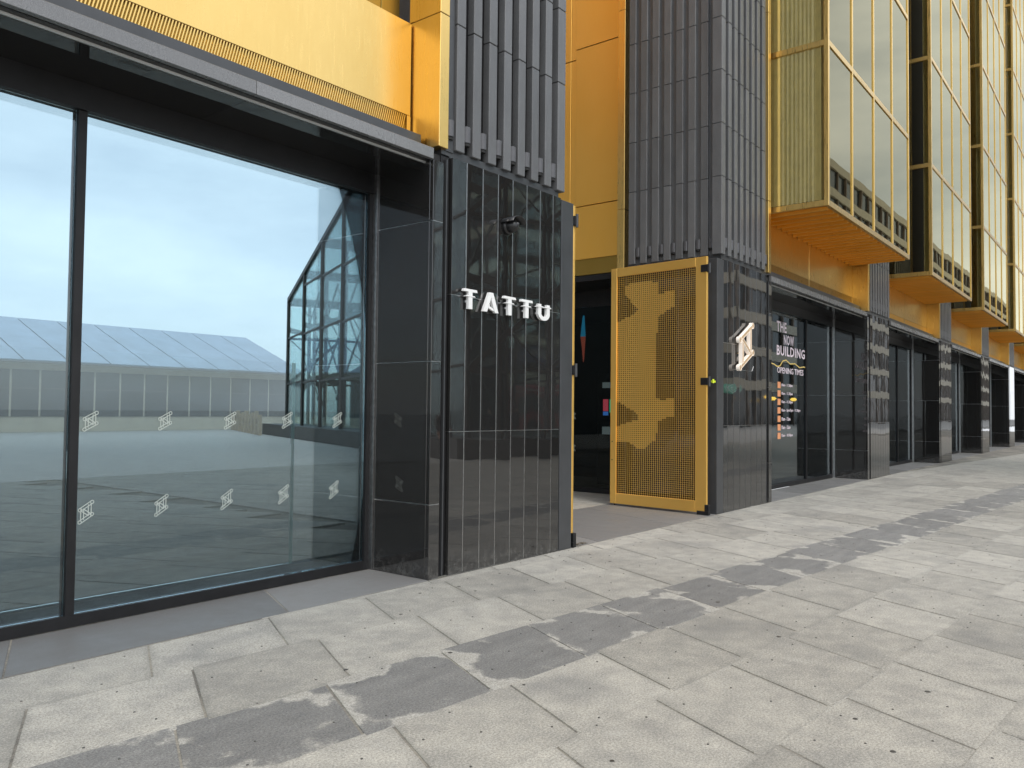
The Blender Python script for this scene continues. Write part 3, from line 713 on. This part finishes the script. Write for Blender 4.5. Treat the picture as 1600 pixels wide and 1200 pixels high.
# ------------------------------------------------------------------ N emblem (bars with rounded ends)
def emblem_strokes():
    """in a unit box: (0,0)-(1,1); list of bars"""
    return [((.02, .62), (.98, .98)), ((.02, .02), (.98, .38)), ((.20, .12), (.20, .66)), ((.80, .34), (.80, .88)), ((.20, .62), (.80, .36))]
def decal(x0, x1, z0, z1, y, label, plane='y', xc=None):
    mb = MB(); w, h = x1 - x0, z1 - z0
    for (a, b), (c, d) in emblem_strokes():
        p = Vector((x0 + a * w, z0 + b * h)); q = Vector((x0 + c * w, z0 + d * h)); dr = (q - p).normalized(); nr_ = Vector((-dr.y, dr.x)); g = .010
        for s in (-1, 1):
            a_, b_ = p + nr_ * g * s, q + nr_ * g * s
            if plane == 'y': mb.bar((a_.x, y, a_.y), (b_.x, y, b_.y), .003, .0075, up=(dr.y * -1, 0, dr.x) if False else (0, 1, 0)) if False else mb.prism([tuple(a_ + nr_ * .0032), tuple(b_ + nr_ * .0032), tuple(b_ - nr_ * .0032), tuple(a_ - nr_ * .0032)], 'y', y - .001 * (1 + .1 * random.random()), y)
            else: mb.prism([tuple(a_ + nr_ * .0032), tuple(b_ + nr_ * .0032), tuple(b_ - nr_ * .0032), tuple(a_ - nr_ * .0032)], 'x', xc - .001, xc)
        for e in (p, q):
            ring = []
            for i in range(10):
                t0, t1 = 2 * math.pi * i / 10, 2 * math.pi * (i + 1) / 10; r0, r1 = .009, .015
                quad = [(e.x + r0 * math.cos(t0), e.y + r0 * math.sin(t0)), (e.x + r1 * math.cos(t0), e.y + r1 * math.sin(t0)), (e.x + r1 * math.cos(t1), e.y + r1 * math.sin(t1)), (e.x + r0 * math.cos(t1), e.y + r0 * math.sin(t1))]
                if abs(e.x - x0) < .05 * w or abs(e.x - x1) < .05 * w:
                    if plane == 'y': mb.prism(quad, 'y', y - .0013, y)
                    else: mb.prism(quad, 'x', xc - .0013, xc)
    return mb.build('window_decal', 'vinyl', label=label, cat='decal', group='emblem stickers on the shop glass')
POS = ['third', 'second', 'first']
for row, (z0, z1, xs_) in enumerate(((1.37, 1.51, (3.79, 4.355, 4.915)), (.712, .872, (3.775, 4.33, 4.888)))):
    for k, xc_ in enumerate(xs_):
        decal(xc_ - .043, xc_ + .043, z0 + .008, z1 - .008, .8285, f'frosted emblem sticker on the big shop window, {"upper" if row == 0 else "lower"} row, {POS[k]} from the granite reveal')
    for k in range(1, 3):
        xc_ = xs_[0] - .56 * k; decal(xc_ - .043, xc_ + .043, z0 + .008, z1 - .008, .8285, f'frosted emblem sticker on the big shop window, {"upper" if row == 0 else "lower"} row, {["fourth","fifth"][k-1]} from the granite reveal')
for z0, nm in ((1.40, 'upper'), (.78, 'lower')):
    decal(3.55, 3.67, z0, z0 + .15, 0, f'frosted emblem sticker on the passage glazing, {nm} one', 'x', 13.018)

# emblem sign on pier 2
es = empty('emblem_sign', (12.48, 0, 2.22), label='tan emblem sign with white glowing edges on black granite pier', cat='sign')
mb = MB(); ed = MB(); x0, x1, z0, z1 = 12.26, 12.80, 2.25, 2.99; w, h = x1 - x0, z1 - z0
for i, ((a, b), (c, d)) in enumerate(emblem_strokes()):
    p = Vector((x0 + a * w, z0 + b * h)); q = Vector((x0 + c * w, z0 + d * h)); dr = (q - p).normalized(); nr_ = Vector((-dr.y, dr.x)); g = .027; yy = -.085 - .0015 * i
    mb.prism([tuple(p + nr_ * g), tuple(p - dr * .03), tuple(p - nr_ * g), tuple(q - nr_ * g), tuple(q + dr * .03), tuple(q + nr_ * g)], 'y', yy, -.04 + .001 * i)
    for s in (-1, 1): ed.prism([tuple(p + nr_ * s * (g - .002)), tuple(q + nr_ * s * (g - .002)), tuple(q + nr_ * s * (g + .004)), tuple(p + nr_ * s * (g + .004))], 'y', yy - .003, -.03 + .0007 * i)
    for e in (p, q):
        if abs(e.x - x0) < .05 or abs(e.x - x1) < .05:
            pts = [(e.x + (.052) * math.cos(t * math.pi / 6), e.y + (.052) * math.sin(t * math.pi / 6)) for t in range(12)]; pi_ = [(e.x + .046 * math.cos(t * math.pi / 6), e.y + .046 * math.sin(t * math.pi / 6)) for t in range(12)]
            mb.prism(pi_, 'y', yy - .001, -.038)
            for t in range(12): ed.prism([pts[t], pts[(t + 1) % 12], pi_[(t + 1) % 12], pi_[t]], 'y', yy - .0035, -.032)
for xx, zz in ((12.368, 2.5), (12.692, 2.7)): mb.cyl((xx, -.04, zz), (xx, .003, zz), .012)
mb.build('face', 'sign_tan', es); ed.build('glowing_edge', 'neon', es)
MB().bar((12.15, -.004, 2.235), (12.95, -.004, 2.235), .006).cyl((12.95, -.004, 2.235), (13.02, -.004, 2.32), .004).build('cable', 'trim', es)

# ------------------------------------------------------------------ writing on the right hand window
def text_mesh(body, size, mname, ext=.001, space=1.0, off=0):
    cu = bpy.data.curves.new('t', 'FONT'); cu.body = body; cu.size = size; cu.extrude = ext; cu.resolution_u = 2; cu.space_character = space; cu.offset = off
    o = bpy.data.objects.new('t', cu); COL.objects.link(o); dg = bpy.context.evaluated_depsgraph_get(); dg.update()
    me = bpy.data.meshes.new_from_object(o.evaluated_get(dg)); bpy.data.objects.remove(o); bpy.data.curves.remove(cu)
    me.materials.clear(); me.materials.append(M[mname]); return me
wl_ = empty('window_lettering', (17.2, .826, .9), label='pale pink window lettering with opening times on right shop window', cat='lettering')
def wtext(body, x, z, h, mname, wid=None, name='text_line', rot=0, sp=1.0, bold=0):
    me = text_mesh(body, 1.0, mname, .001, 1.12 if bold else 1.0, .022 if bold else .004); xs_ = [v.co.x for v in me.vertices]; ys_ = [v.co.y for v in me.vertices]
    sy = h / (max(ys_) - min(ys_)); sx = sy if wid is None else wid / (max(xs_) - min(xs_)); x_, y_ = min(xs_), min(ys_)
    for v in me.vertices: v.co = ((v.co.x - x_) * sx, (v.co.y - y_) * sy, v.co.z)
    o = bpy.data.objects.new(name, me); COL.objects.link(o); o.parent = wl_; o.location = Vector((x, .827, z)) - wloc(wl_); o.rotation_euler = (rad(90), rad(-rot) if rot else 0, 0)
    return o
wtext('THE', 16.40, 3.24, .22, 'pink', .58, bold=.02)
wtext('NOW', 16.82, 2.99, .21, 'pink', .62, bold=.02)
wtext('BUILDING', 16.40, 2.75, .21, 'pink', 1.75, bold=.02)
wtext('OPENING TIMES', 16.43, 2.38, .125, 'pink', 1.62)
mb = MB(); pts = [(16.0, 2.52), (16.1, 2.56), (16.25, 2.55), (16.42, 2.51), (16.6, 2.53), (16.75, 2.64), (16.95, 2.67), (17.2, 2.60), (17.5, 2.62), (17.8, 2.55), (18.1, 2.58), (18.3, 2.54)]
for p, q in zip(pts[:-1], pts[1:]): mb.bar((p[0], .828, p[1]), (q[0] + .004, .828, q[1]), .003, .022, up=(0, 0, 1))
mb.build('wavy_line', 'goldline', wl_)
HOURS = [('MON', '10am - 11.30pm'), ('TUE', '10am - 11.30pm'), ('WED', '10am - 11.30pm'), ('THU', '10am - 5pm/7pm - 11.30pm'), ('FRI', '10am - 12am'), ('SAT', '10am - 12am'), ('SUN', '10am - 10.30pm')]
for i, (d_, h_) in enumerate(HOURS):
    z = 2.07 - i * .176
    MB().box(16.45, 16.62, .826, .829, z - .005, z + .125).build('day_box', 'orange', wl_)
    wtext(h_, 16.68, z + .02, .075, 'pink', .062 * len(h_) * .78)

# ------------------------------------------------------------------ things inside
fl = MB()
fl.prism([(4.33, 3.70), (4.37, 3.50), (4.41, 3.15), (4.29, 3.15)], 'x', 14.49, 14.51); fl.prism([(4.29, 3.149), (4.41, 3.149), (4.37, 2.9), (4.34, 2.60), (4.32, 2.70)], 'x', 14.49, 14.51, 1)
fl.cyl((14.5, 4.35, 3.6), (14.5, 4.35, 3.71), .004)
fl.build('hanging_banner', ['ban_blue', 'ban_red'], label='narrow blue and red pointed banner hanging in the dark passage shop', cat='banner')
ds = empty('display_stand', (14.6, 3.72, 0), label='tall dark display stand with glowing red and green screens inside', cat='display')
MB().box(14.62, 14.80, 3.3, 4.05, .001, 2.35, .01).build('cabinet', 'black_metal', ds)
MB().box(14.605, 14.618, 3.78, 3.90, 1.55, 1.80).build('screen', 'scr_red', ds); MB().box(14.605, 14.618, 3.60, 3.74, 1.52, 1.80).build('screen', 'scr_green', ds)
MB().box(14.605, 14.618, 3.5, 3.92, 1.06, 1.22).build('screen', 'scr_white', ds); MB().box(14.605, 14.618, 3.5, 3.92, 2.04, 2.16).build('screen', 'scr_white', ds); MB().box(14.605, 14.618, 3.78, 3.90, 1.46, 1.54).build('screen', 'scr_blue', ds)
gs = empty('glass_screen', (5.1, 1.62, 0), label='frameless glass screen corner with pale green edge inside the big shop window', cat='screen')
MB().box(4.985, 5.01, 1.60, 1.625, .004, 2.0).build('glowing_edge', 'glass_edge', gs)
MB().box(1.2, 4.98, 1.61, 1.622, .004, 2.0).build('pane', 'glass_screen', gs)
MB().box(1.2, 5.01, 1.595, 1.628, .0, .0035).build('floor_channel', 'glass_edge', gs)

# ------------------------------------------------------------------ the square opposite, seen in the reflections
def pavilion(fy, plabel, core):
    gp = empty('glass_pavilion', (24.2, fy(-22.4), 0), label=plabel, cat='pavilion', group='glass pavilions on the square')
    P0 = Vector((28.1, fy(-31.6))); P1 = Vector((19.9, fy(-12.4))); ax = (P1 - P0).normalized(); LEN = (P1 - P0).length; nr2 = Vector((ax.y, -ax.x)); nr2 = nr2 if nr2.x > 0 else -nr2; DEP = 7.5
    def W3(s, d, z): q = P0 + ax * s + nr2 * d; return (q.x, q.y, z)
    ztop = lambda s: 7.7 + .313 * s
    def quadp(s0, s1, d0, d1, z0a, z0b, z1a, z1b, t=.03): 
        return None
    mb = MB()
    a = [W3(-2.2, -.9, 0), W3(LEN + 1, -.9, 0), W3(LEN + 1, DEP + .5, 0), W3(-2.2, DEP + .5, 0)]
    mb.add(a + [(x, y, .62) for x, y, _ in a], [(0, 1, 2, 3), (7, 6, 5, 4)] + [(i, i + 4, (i + 1) % 4 + 4, (i + 1) % 4) for i in range(4)]); mb.build('plinth', 'plinth_stone', gp)
    ns = 6; st = LEN / ns
    for q in range(6):
        d = DEP * q / 5
        if 0 < q < 5:
            for s in (0, LEN): MB().bar(W3(s, d, .6), W3(s, d, ztop(s) - .1), .16, .12).build('mullion', 'steel', gp)
    for s in (0, LEN):
        z = 2.9; k = 0
        while z < ztop(s) - .4:
            MB().bar(W3(s, 0, z), W3(s, DEP, z), .08, .12).build('transom', 'steel', gp)
            if z + 2.6 < ztop(s):
                for q in (0, 2, 4)[k % 2:]:
                    MB().bar(W3(s + .1, DEP * q / 5, z), W3(s + .1, DEP * min(5, q + 2) / 5, z + 2.6), .09, .16).build('brace', 'steel', gp)
                    MB().bar(W3(s + .1, DEP * min(5, q + 2) / 5, z), W3(s + .1, DEP * q / 5, z + 2.6), .05).build('brace', 'steel', gp)
            z += 2.6; k += 1
    for d in (0, DEP):
        for k in range(ns + 1):
            s = k * st; MB().bar(W3(s, d, .6), W3(s, d, ztop(s)), .15, .12).build('mullion', 'steel', gp)
    for k in range(ns + 1):
        s = k * st
        MB().bar(W3(s, 0, ztop(s) - .1), W3(s, DEP, ztop(s) - .1), .16, .45).build('roof_beam', 'steel', gp)
        MB().bar(W3(s, 1.2, .6), W3(s, 1.2, ztop(s) - .2), .14).build('inner_column', 'steel', gp)
        for zz in range(3, int(ztop(s)), 3):
            MB().bar(W3(s, 0, zz), W3(s, 1.2, zz - .25), .10, .28).build('bracket', 'steel', gp)
    for k in range(ns):
        s0, s1 = k * st, (k + 1) * st
        for d in (0, DEP):
            MB().bar(W3(s0, d, ztop(s0)), W3(s1, d, ztop(s1)), .18, .22).build('roof_edge', 'steel', gp)
            z = 2.9
            while z < ztop(s0) - .5:
                MB().bar(W3(s0, d, z), W3(s1, d, z + .10), .07, .09).build('transom', 'steel', gp); z += 2.6
            pn = MB().add([W3(s0 + .12, d, .65), W3(s1 - .12, d, .65), W3(s1 - .12, d, ztop(s1 - .12) - .15), W3(s0 + .12, d, ztop(s0 + .12) - .15)] + [W3(s0 + .12, d + .03, .65), W3(s1 - .12, d + .03, .65), W3(s1 - .12, d + .03, ztop(s1 - .12) - .15), W3(s0 + .12, d + .03, ztop(s0 + .12) - .15)], [(0, 1, 2, 3), (7, 6, 5, 4), (0, 4, 5, 1), (1, 5, 6, 2), (2, 6, 7, 3), (3, 7, 4, 0)])
            pn.build('pane', 'glass_env', gp)
        zz = 2.0
        while zz + 2.6 < ztop(s0) + .5:
            MB().bar(W3(s0, .8, zz), W3(s1, .8, zz + 2.9), .07, .10).build('brace', 'steel', gp); MB().bar(W3(s0, .8, zz + 2.6), W3(s1, .8, zz + .3), .05).build('brace', 'steel', gp)
            MB().bar(W3(s0, 1.2, zz + 1.2), W3(s1, 1.2, zz + 1.3), .10, .24).build('inner_beam', 'steel', gp); zz += 2.9
        MB().bar(W3(s0, 1.2, 4.6 + k), W3(s1, 1.2, 1.4 + k), .07).build('brace', 'steel', gp)
        pn = MB().add([W3(s0 + .1, .1, ztop(s0)), W3(s1 - .1, .1, ztop(s1)), W3(s1 - .1, DEP - .1, ztop(s1)), W3(s0 + .1, DEP - .1, ztop(s0))] + [W3(s0 + .1, .1, ztop(s0) + .03), W3(s1 - .1, .1, ztop(s1) + .03), W3(s1 - .1, DEP - .1, ztop(s1) + .03), W3(s0 + .1, DEP - .1, ztop(s0) + .03)], [(0, 1, 2, 3), (7, 6, 5, 4), (0, 4, 5, 1), (1, 5, 6, 2), (2, 6, 7, 3), (3, 7, 4, 0)])
        pn.build('roof_pane', 'glass_env', gp)
    for e, s in ((0, .0), (1, LEN)):
        MB().add([W3(s, .15, .65), W3(s, DEP - .15, .65), W3(s, DEP - .15, ztop(s) - .4), W3(s, .15, ztop(s) - .4)] + [W3(s + .03, .15, .65), W3(s + .03, DEP - .15, .65), W3(s + .03, DEP - .15, ztop(s) - .4), W3(s + .03, .15, ztop(s) - .4)], [(0, 1, 2, 3), (7, 6, 5, 4), (0, 4, 5, 1), (1, 5, 6, 2), (2, 6, 7, 3), (3, 7, 4, 0)]).build('pane', 'glass_env', gp)
    a = [W3(3.5, 2.6, .61), W3(LEN - core, 2.6, .61), W3(LEN - core, DEP - 1, .61), W3(3.5, DEP - 1, .61)]; b = [W3(3.5, 2.6, 3.6), W3(LEN - core, 2.6, 5.8), W3(LEN - core, DEP - 1, 5.8), W3(3.5, DEP - 1, 3.6)]
    MB().add(a + b, [(0, 1, 2, 3), (7, 6, 5, 4)] + [(i, i + 4, (i + 1) % 4 + 4, (i + 1) % 4) for i in range(4)]).build('stair_core', 'teal_core', gp)

pavilion(lambda y: y, 'glass and steel pavilion reflected in the black granite pier under the security camera', 9)
pavilion(lambda y: 1.66 - y, 'tall glass and steel pavilion with sloping roof seen through the big shop window', 1.2)
NB = set(bpy.data.objects)
lb = empty('low_glass_building', (24, -50, 0), label='low building with sloping blue glass roof seen through the big shop window', cat='building')
MB().box(4, 38.2, -58, -43.6, 0, 4.0).build('wall', 'cream', lb)
for i in range(22):
    x = 4.3 + i * 1.55; w_ = MB().box(x, x + 1.42, -43.62, -43.55, .9, 3.6).build('window', 'dark_win', lb); MB().box(x, x + 1.42, -43.55, -43.5, 2.5, 2.56).build('glazing_bar', 'steel', w_)
for i in range(14):
    for j in range(4):
        x0 = 4 + i * 2.45; y0, y1 = -43.2 - j * 2, -43.2 - (j + 1) * 2; z0, z1 = 4.1 + j * .78, 4.1 + (j + 1) * .78
        MB().add([(x0 + .04, y0 - .03, z0), (x0 + 2.41, y0 - .03, z0), (x0 + 2.41, y1 + .03, z1), (x0 + .04, y1 + .03, z1)] + [(x0 + .04, y0 - .03, z0 + .06), (x0 + 2.41, y0 - .03, z0 + .06), (x0 + 2.41, y1 + .03, z1 + .06), (x0 + .04, y1 + .03, z1 + .06)], [(3, 2, 1, 0), (4, 5, 6, 7), (0, 1, 5, 4), (1, 2, 6, 5), (2, 3, 7, 6), (3, 0, 4, 7)]).build('roof_pane', 'roof_glass', lb)
MB().prism([(-43.0, 4.0), (-51.3, 7.2), (-51.3, 4.0)], 'x', 4, 38.2).build('roof_frame', 'steel', lb)
fn = empty('timber_fence', (29.3, -37.5, 0), label='row of weathered timber posts and rails standing before the low glass building', cat='fence')
A, B = Vector((31.6, -42.4)), Vector((26.6, -32.0))
for i in range(10):
    q = A + (B - A) * i / 9; MB().box(q.x - .09, q.x + .09, q.y - .09, q.y + .09, 0, 1.15 + .1 * (i % 3)).build('post', 'timber', fn)
for z in (.55, .95): MB().bar((A.x, A.y, z), (B.x, B.y, z), .05, .1).build('rail', 'timber', fn)

# these two stand behind the building: flip them across its glass line
for ob in set(bpy.data.objects) - NB:
    if ob.type == 'MESH':
        py0 = ob.parent.location.y if ob.parent and ob.parent.parent is None else (ob.parent.parent.location.y if ob.parent else 0)
        for v in ob.data.vertices: v.co.y = -v.co.y
        ob.data.flip_normals()
for e_ in (lb, fn): e_.location.y = 1.66 - e_.location.y
def block(name, x0, x1, y0, y1, floors, fh, label, band='cream', z_start=4.2):
    r = empty(name, ((x0 + x1) / 2, (y0 + y1) / 2, 0), label=label, cat='building')
    H = z_start + floors * fh; MB().box(x0, x1, y0, y1 - .3, 0, H).build('wall', 'dark_win', r)
    for k in range(floors + 1): z = z_start + k * fh; MB().box(x0 - .2, x1 + .2, y0, y1, z, z + 1.15).build('band', band, r)
    n = int((x1 - x0) / 4)
    for k in range(n + 1): x = x0 + (x1 - x0) * k / n; MB().box(x - .2, x + .2, y1 - .29, y1 - .02, 0.01, H).build('column', 'brown_stone', r)
    return r
block('banded_building', 62, 80, -64, -44, 6, 3.7, 'dark building with cream floor bands reflected in black pier')
block('shop_block', 84, 300, -50, -30, 8, 3.9, 'long building with cream bands reflected in right shop window')  # lengthened and raised so far piers mirror its bands, not bright sky
block('reveal_dark_block', -60, 4, 40, 24, 7, 3.6, 'unseen dark block added behind the shop to darken the black reveal', 'brown_stone')  # added out of view so the reveal mirrors dark instead of sky
ss = empty('station_canopy', (45, -28, 0), label='blue station canopy reflected in black granite pier below letters', cat='canopy')
MB().box(34, 52, -31, -28, 5.0, 5.9).build('fascia', 'blue_sign', ss); MB().box(33.8, 52.2, -31.2, -27.8, 5.91, 6.1).build('roof', 'steel', ss)
for x in (34.5, 40, 46, 51.5): MB().box(x - .2, x + .2, -30.6, -30.2, 0, 5.0).build('column', 'steel', ss)
me = text_mesh('STATION', .75, 'white', .01); o = bpy.data.objects.new('lettering', me); COL.objects.link(o); o.parent = ss; o.location = Vector((47.6, -27.985, 5.2)) - ss.location; o.rotation_euler = (rad(90), 0, rad(180))
bs = empty('red_bus', (41, -24.5, 0), label='red bus reflected in the black granite pier', cat='bus')
MB().box(36, 46.5, -25.7, -23.2, .35, 3.0, .12).build('body', 'red_paint', bs)
for x in (36.5, 38.1, 39.7, 41.3, 42.9, 44.5): MB().box(x, x + 1.45, -23.23, -23.17, 1.35, 2.35).build('window', 'dark_win', bs)
for x in (38.2, 44.3):
    for y in (-23.3, -25.6): MB().cyl((x, y - .12, .48), (x, y + .12, .48), .48, n=20).build('wheel', 'rubber', bs)
MB().box(36.1, 46.4, -23.22, -23.18, 2.62, 2.72).build('stripe', 'white', bs)
for i, (x, y) in enumerate(((86, -27), (92, -27), (99, -27))):
    e_ = empty('street_lamp', (x, y, 0), label=f'yellow globe lamp reflected low in right shop window, {["nearest","middle","farthest"][i]} of three', cat='lamp', group='yellow lamps across the square')
    MB().cyl((x, y, 0), (x, y, 3.0), .06, .04).build('post', 'steel', e_)
    MB().cyl((x, y, 3.0), (x, y, 3.2), .2, .42, n=14).cyl((x, y, 3.2), (x, y, 3.4), .42, .2, n=14).build('globe', 'yellow_lamp', e_)
rs = empty('oval_sign', (82.0, -29.3, 0), label='green oval shop sign reflected in the emblem pier', cat='sign')
def oval(r0, r1, y0, y1, name, m):
    mb = MB(); E_ = lambda r, t: (82.0 + 1.7 * r * math.cos(t), 4.1 + .52 * r * math.sin(t))
    for i in range(28):
        t0, t1 = 2 * math.pi * i / 28, 2 * math.pi * (i + 1) / 28
        mb.prism([E_(r0, t0), E_(r1, t0), E_(r1, t1), E_(r0, t1)], 'y', y0, y1)
    mb.build(name, m, rs)
oval(.01, 1, -29.9, -29.3, 'disc', 'sign_green'); oval(.84, .92, -29.29, -29.25, 'ring', 'white'); oval(.44, .52, -29.29, -29.25, 'ring', 'white')
MB().cyl((82.0, -29.6, 0), (82.0, -29.6, 3.55), .08).build('post', 'steel', rs)
# people across the square, only seen as dim reflections in the pier
def person(x, y, rz, hgt, coat, legs, label, stride):
    J_ = {'pel': (0, 0, .52), 'chest': (0, .01, .72), 'neck': (0, .01, .835), 'head': (0, .0, .875), 'top': (0, -.005, .965),
          'hl': (.05, 0, .50), 'kl': (.052, -stride, .28), 'al': (.05, -stride * .6, .045), 'tl': (.052, -stride * .6 - .085, .02),
          'hr': (-.05, 0, .50), 'kr': (-.052, stride * .3, .28), 'ar': (-.05, stride * 1.2, .05), 'tr': (-.052, stride * 1.2 - .085, .02),
          'sl': (.105, .01, .80), 'el': (.128, .03, .64), 'wl': (.125, -.03, .50), 'fl': (.12, -.05, .44), 'sr': (-.105, .01, .80), 'er': (-.128, .02, .64), 'wr': (-.125, -.05, .51), 'fr': (-.12, -.075, .455)}
    Rr = {'pel': .085, 'chest': .088, 'neck': .034, 'head': .05, 'top': .045, 'hl': .058, 'kl': .038, 'al': .026, 'tl': .022, 'hr': .058, 'kr': .038, 'ar': .026, 'tr': .022, 'sl': .042, 'el': .030, 'wl': .021, 'fl': .018, 'sr': .042, 'er': .030, 'wr': .021, 'fr': .018}
    E_ = [('pel', 'chest'), ('chest', 'neck'), ('neck', 'head'), ('head', 'top'), ('pel', 'hl'), ('hl', 'kl'), ('kl', 'al'), ('al', 'tl'), ('pel', 'hr'), ('hr', 'kr'), ('kr', 'ar'), ('ar', 'tr'), ('chest', 'sl'), ('sl', 'el'), ('el', 'wl'), ('wl', 'fl'), ('chest', 'sr'), ('sr', 'er'), ('er', 'wr'), ('wr', 'fr')]
    ks = list(J_); me = bpy.data.meshes.new('person'); me.from_pydata([tuple(c * hgt for c in J_[k]) for k in ks], [(ks.index(a), ks.index(b)) for a, b in E_], [])
    o = bpy.data.objects.new('person', me); COL.objects.link(o)
    sk = o.modifiers.new('s', 'SKIN'); 
    for i, k in enumerate(ks): sv = me.skin_vertices[0].data[i]; sv.radius = (Rr[k] * hgt, Rr[k] * hgt * (.72 if k in ('pel', 'chest') else 1)); sv.use_root = k == 'pel'
    sb = o.modifiers.new('d', 'SUBSURF'); sb.levels = sb.render_levels = 2
    dg = bpy.context.evaluated_depsgraph_get(); dg.update(); m2 = bpy.data.meshes.new_from_object(o.evaluated_get(dg)); bpy.data.objects.remove(o)
    m2.materials.clear()
    for k in (legs, coat, 'skin'): m2.materials.append(M[k])
    for p in m2.polygons:
        z = p.center.z / hgt; ax_ = abs(p.center.x) / hgt; p.material_index = 2 if z > .85 or (ax_ > .09 and z < .50) else (0 if z < .48 else 1); p.use_smooth = True
    zmin = min(v.co.z for v in m2.vertices)
    o = bpy.data.objects.new('person', m2); COL.objects.link(o); o.location = (x, y, -zmin); o.rotation_euler.z = rz; tag(o, label, 'person')
    hm = MB(); hm.v = []; 
    bm = bmesh.new(); bmesh.ops.create_uvsphere(bm, u_segments=12, v_segments=8, radius=.058 * hgt)
    for v in bm.verts: v.co.y += .012 * hgt; v.co.z = v.co.z * 1.05 + .945 * hgt
    bmesh.ops.delete(bm, geom=[v for v in bm.verts if v.co.z < .925 * hgt and v.co.y < .02 * hgt], context='VERTS')
    hme = bpy.data.meshes.new('hair'); bm.to_mesh(hme); bm.free(); hme.materials.append(M['cloth1']); ho = bpy.data.objects.new('hair', hme); COL.objects.link(ho); ho.parent = o
person(19.3, -12.8, rad(190), 1.75, 'cloth2', 'jeans', 'person in a grey coat walking, dim reflection in the lettered pier', .06)
person(28.6, -17.2, rad(100), 1.8, 'cloth1', 'cloth1', 'person in dark clothes standing, dim reflection in the lettered pier', .02)
person(27.3, -17.6, rad(250), 1.7, 'cloth1', 'jeans', 'person in a dark coat and jeans, dim reflection in lettered pier', .05)
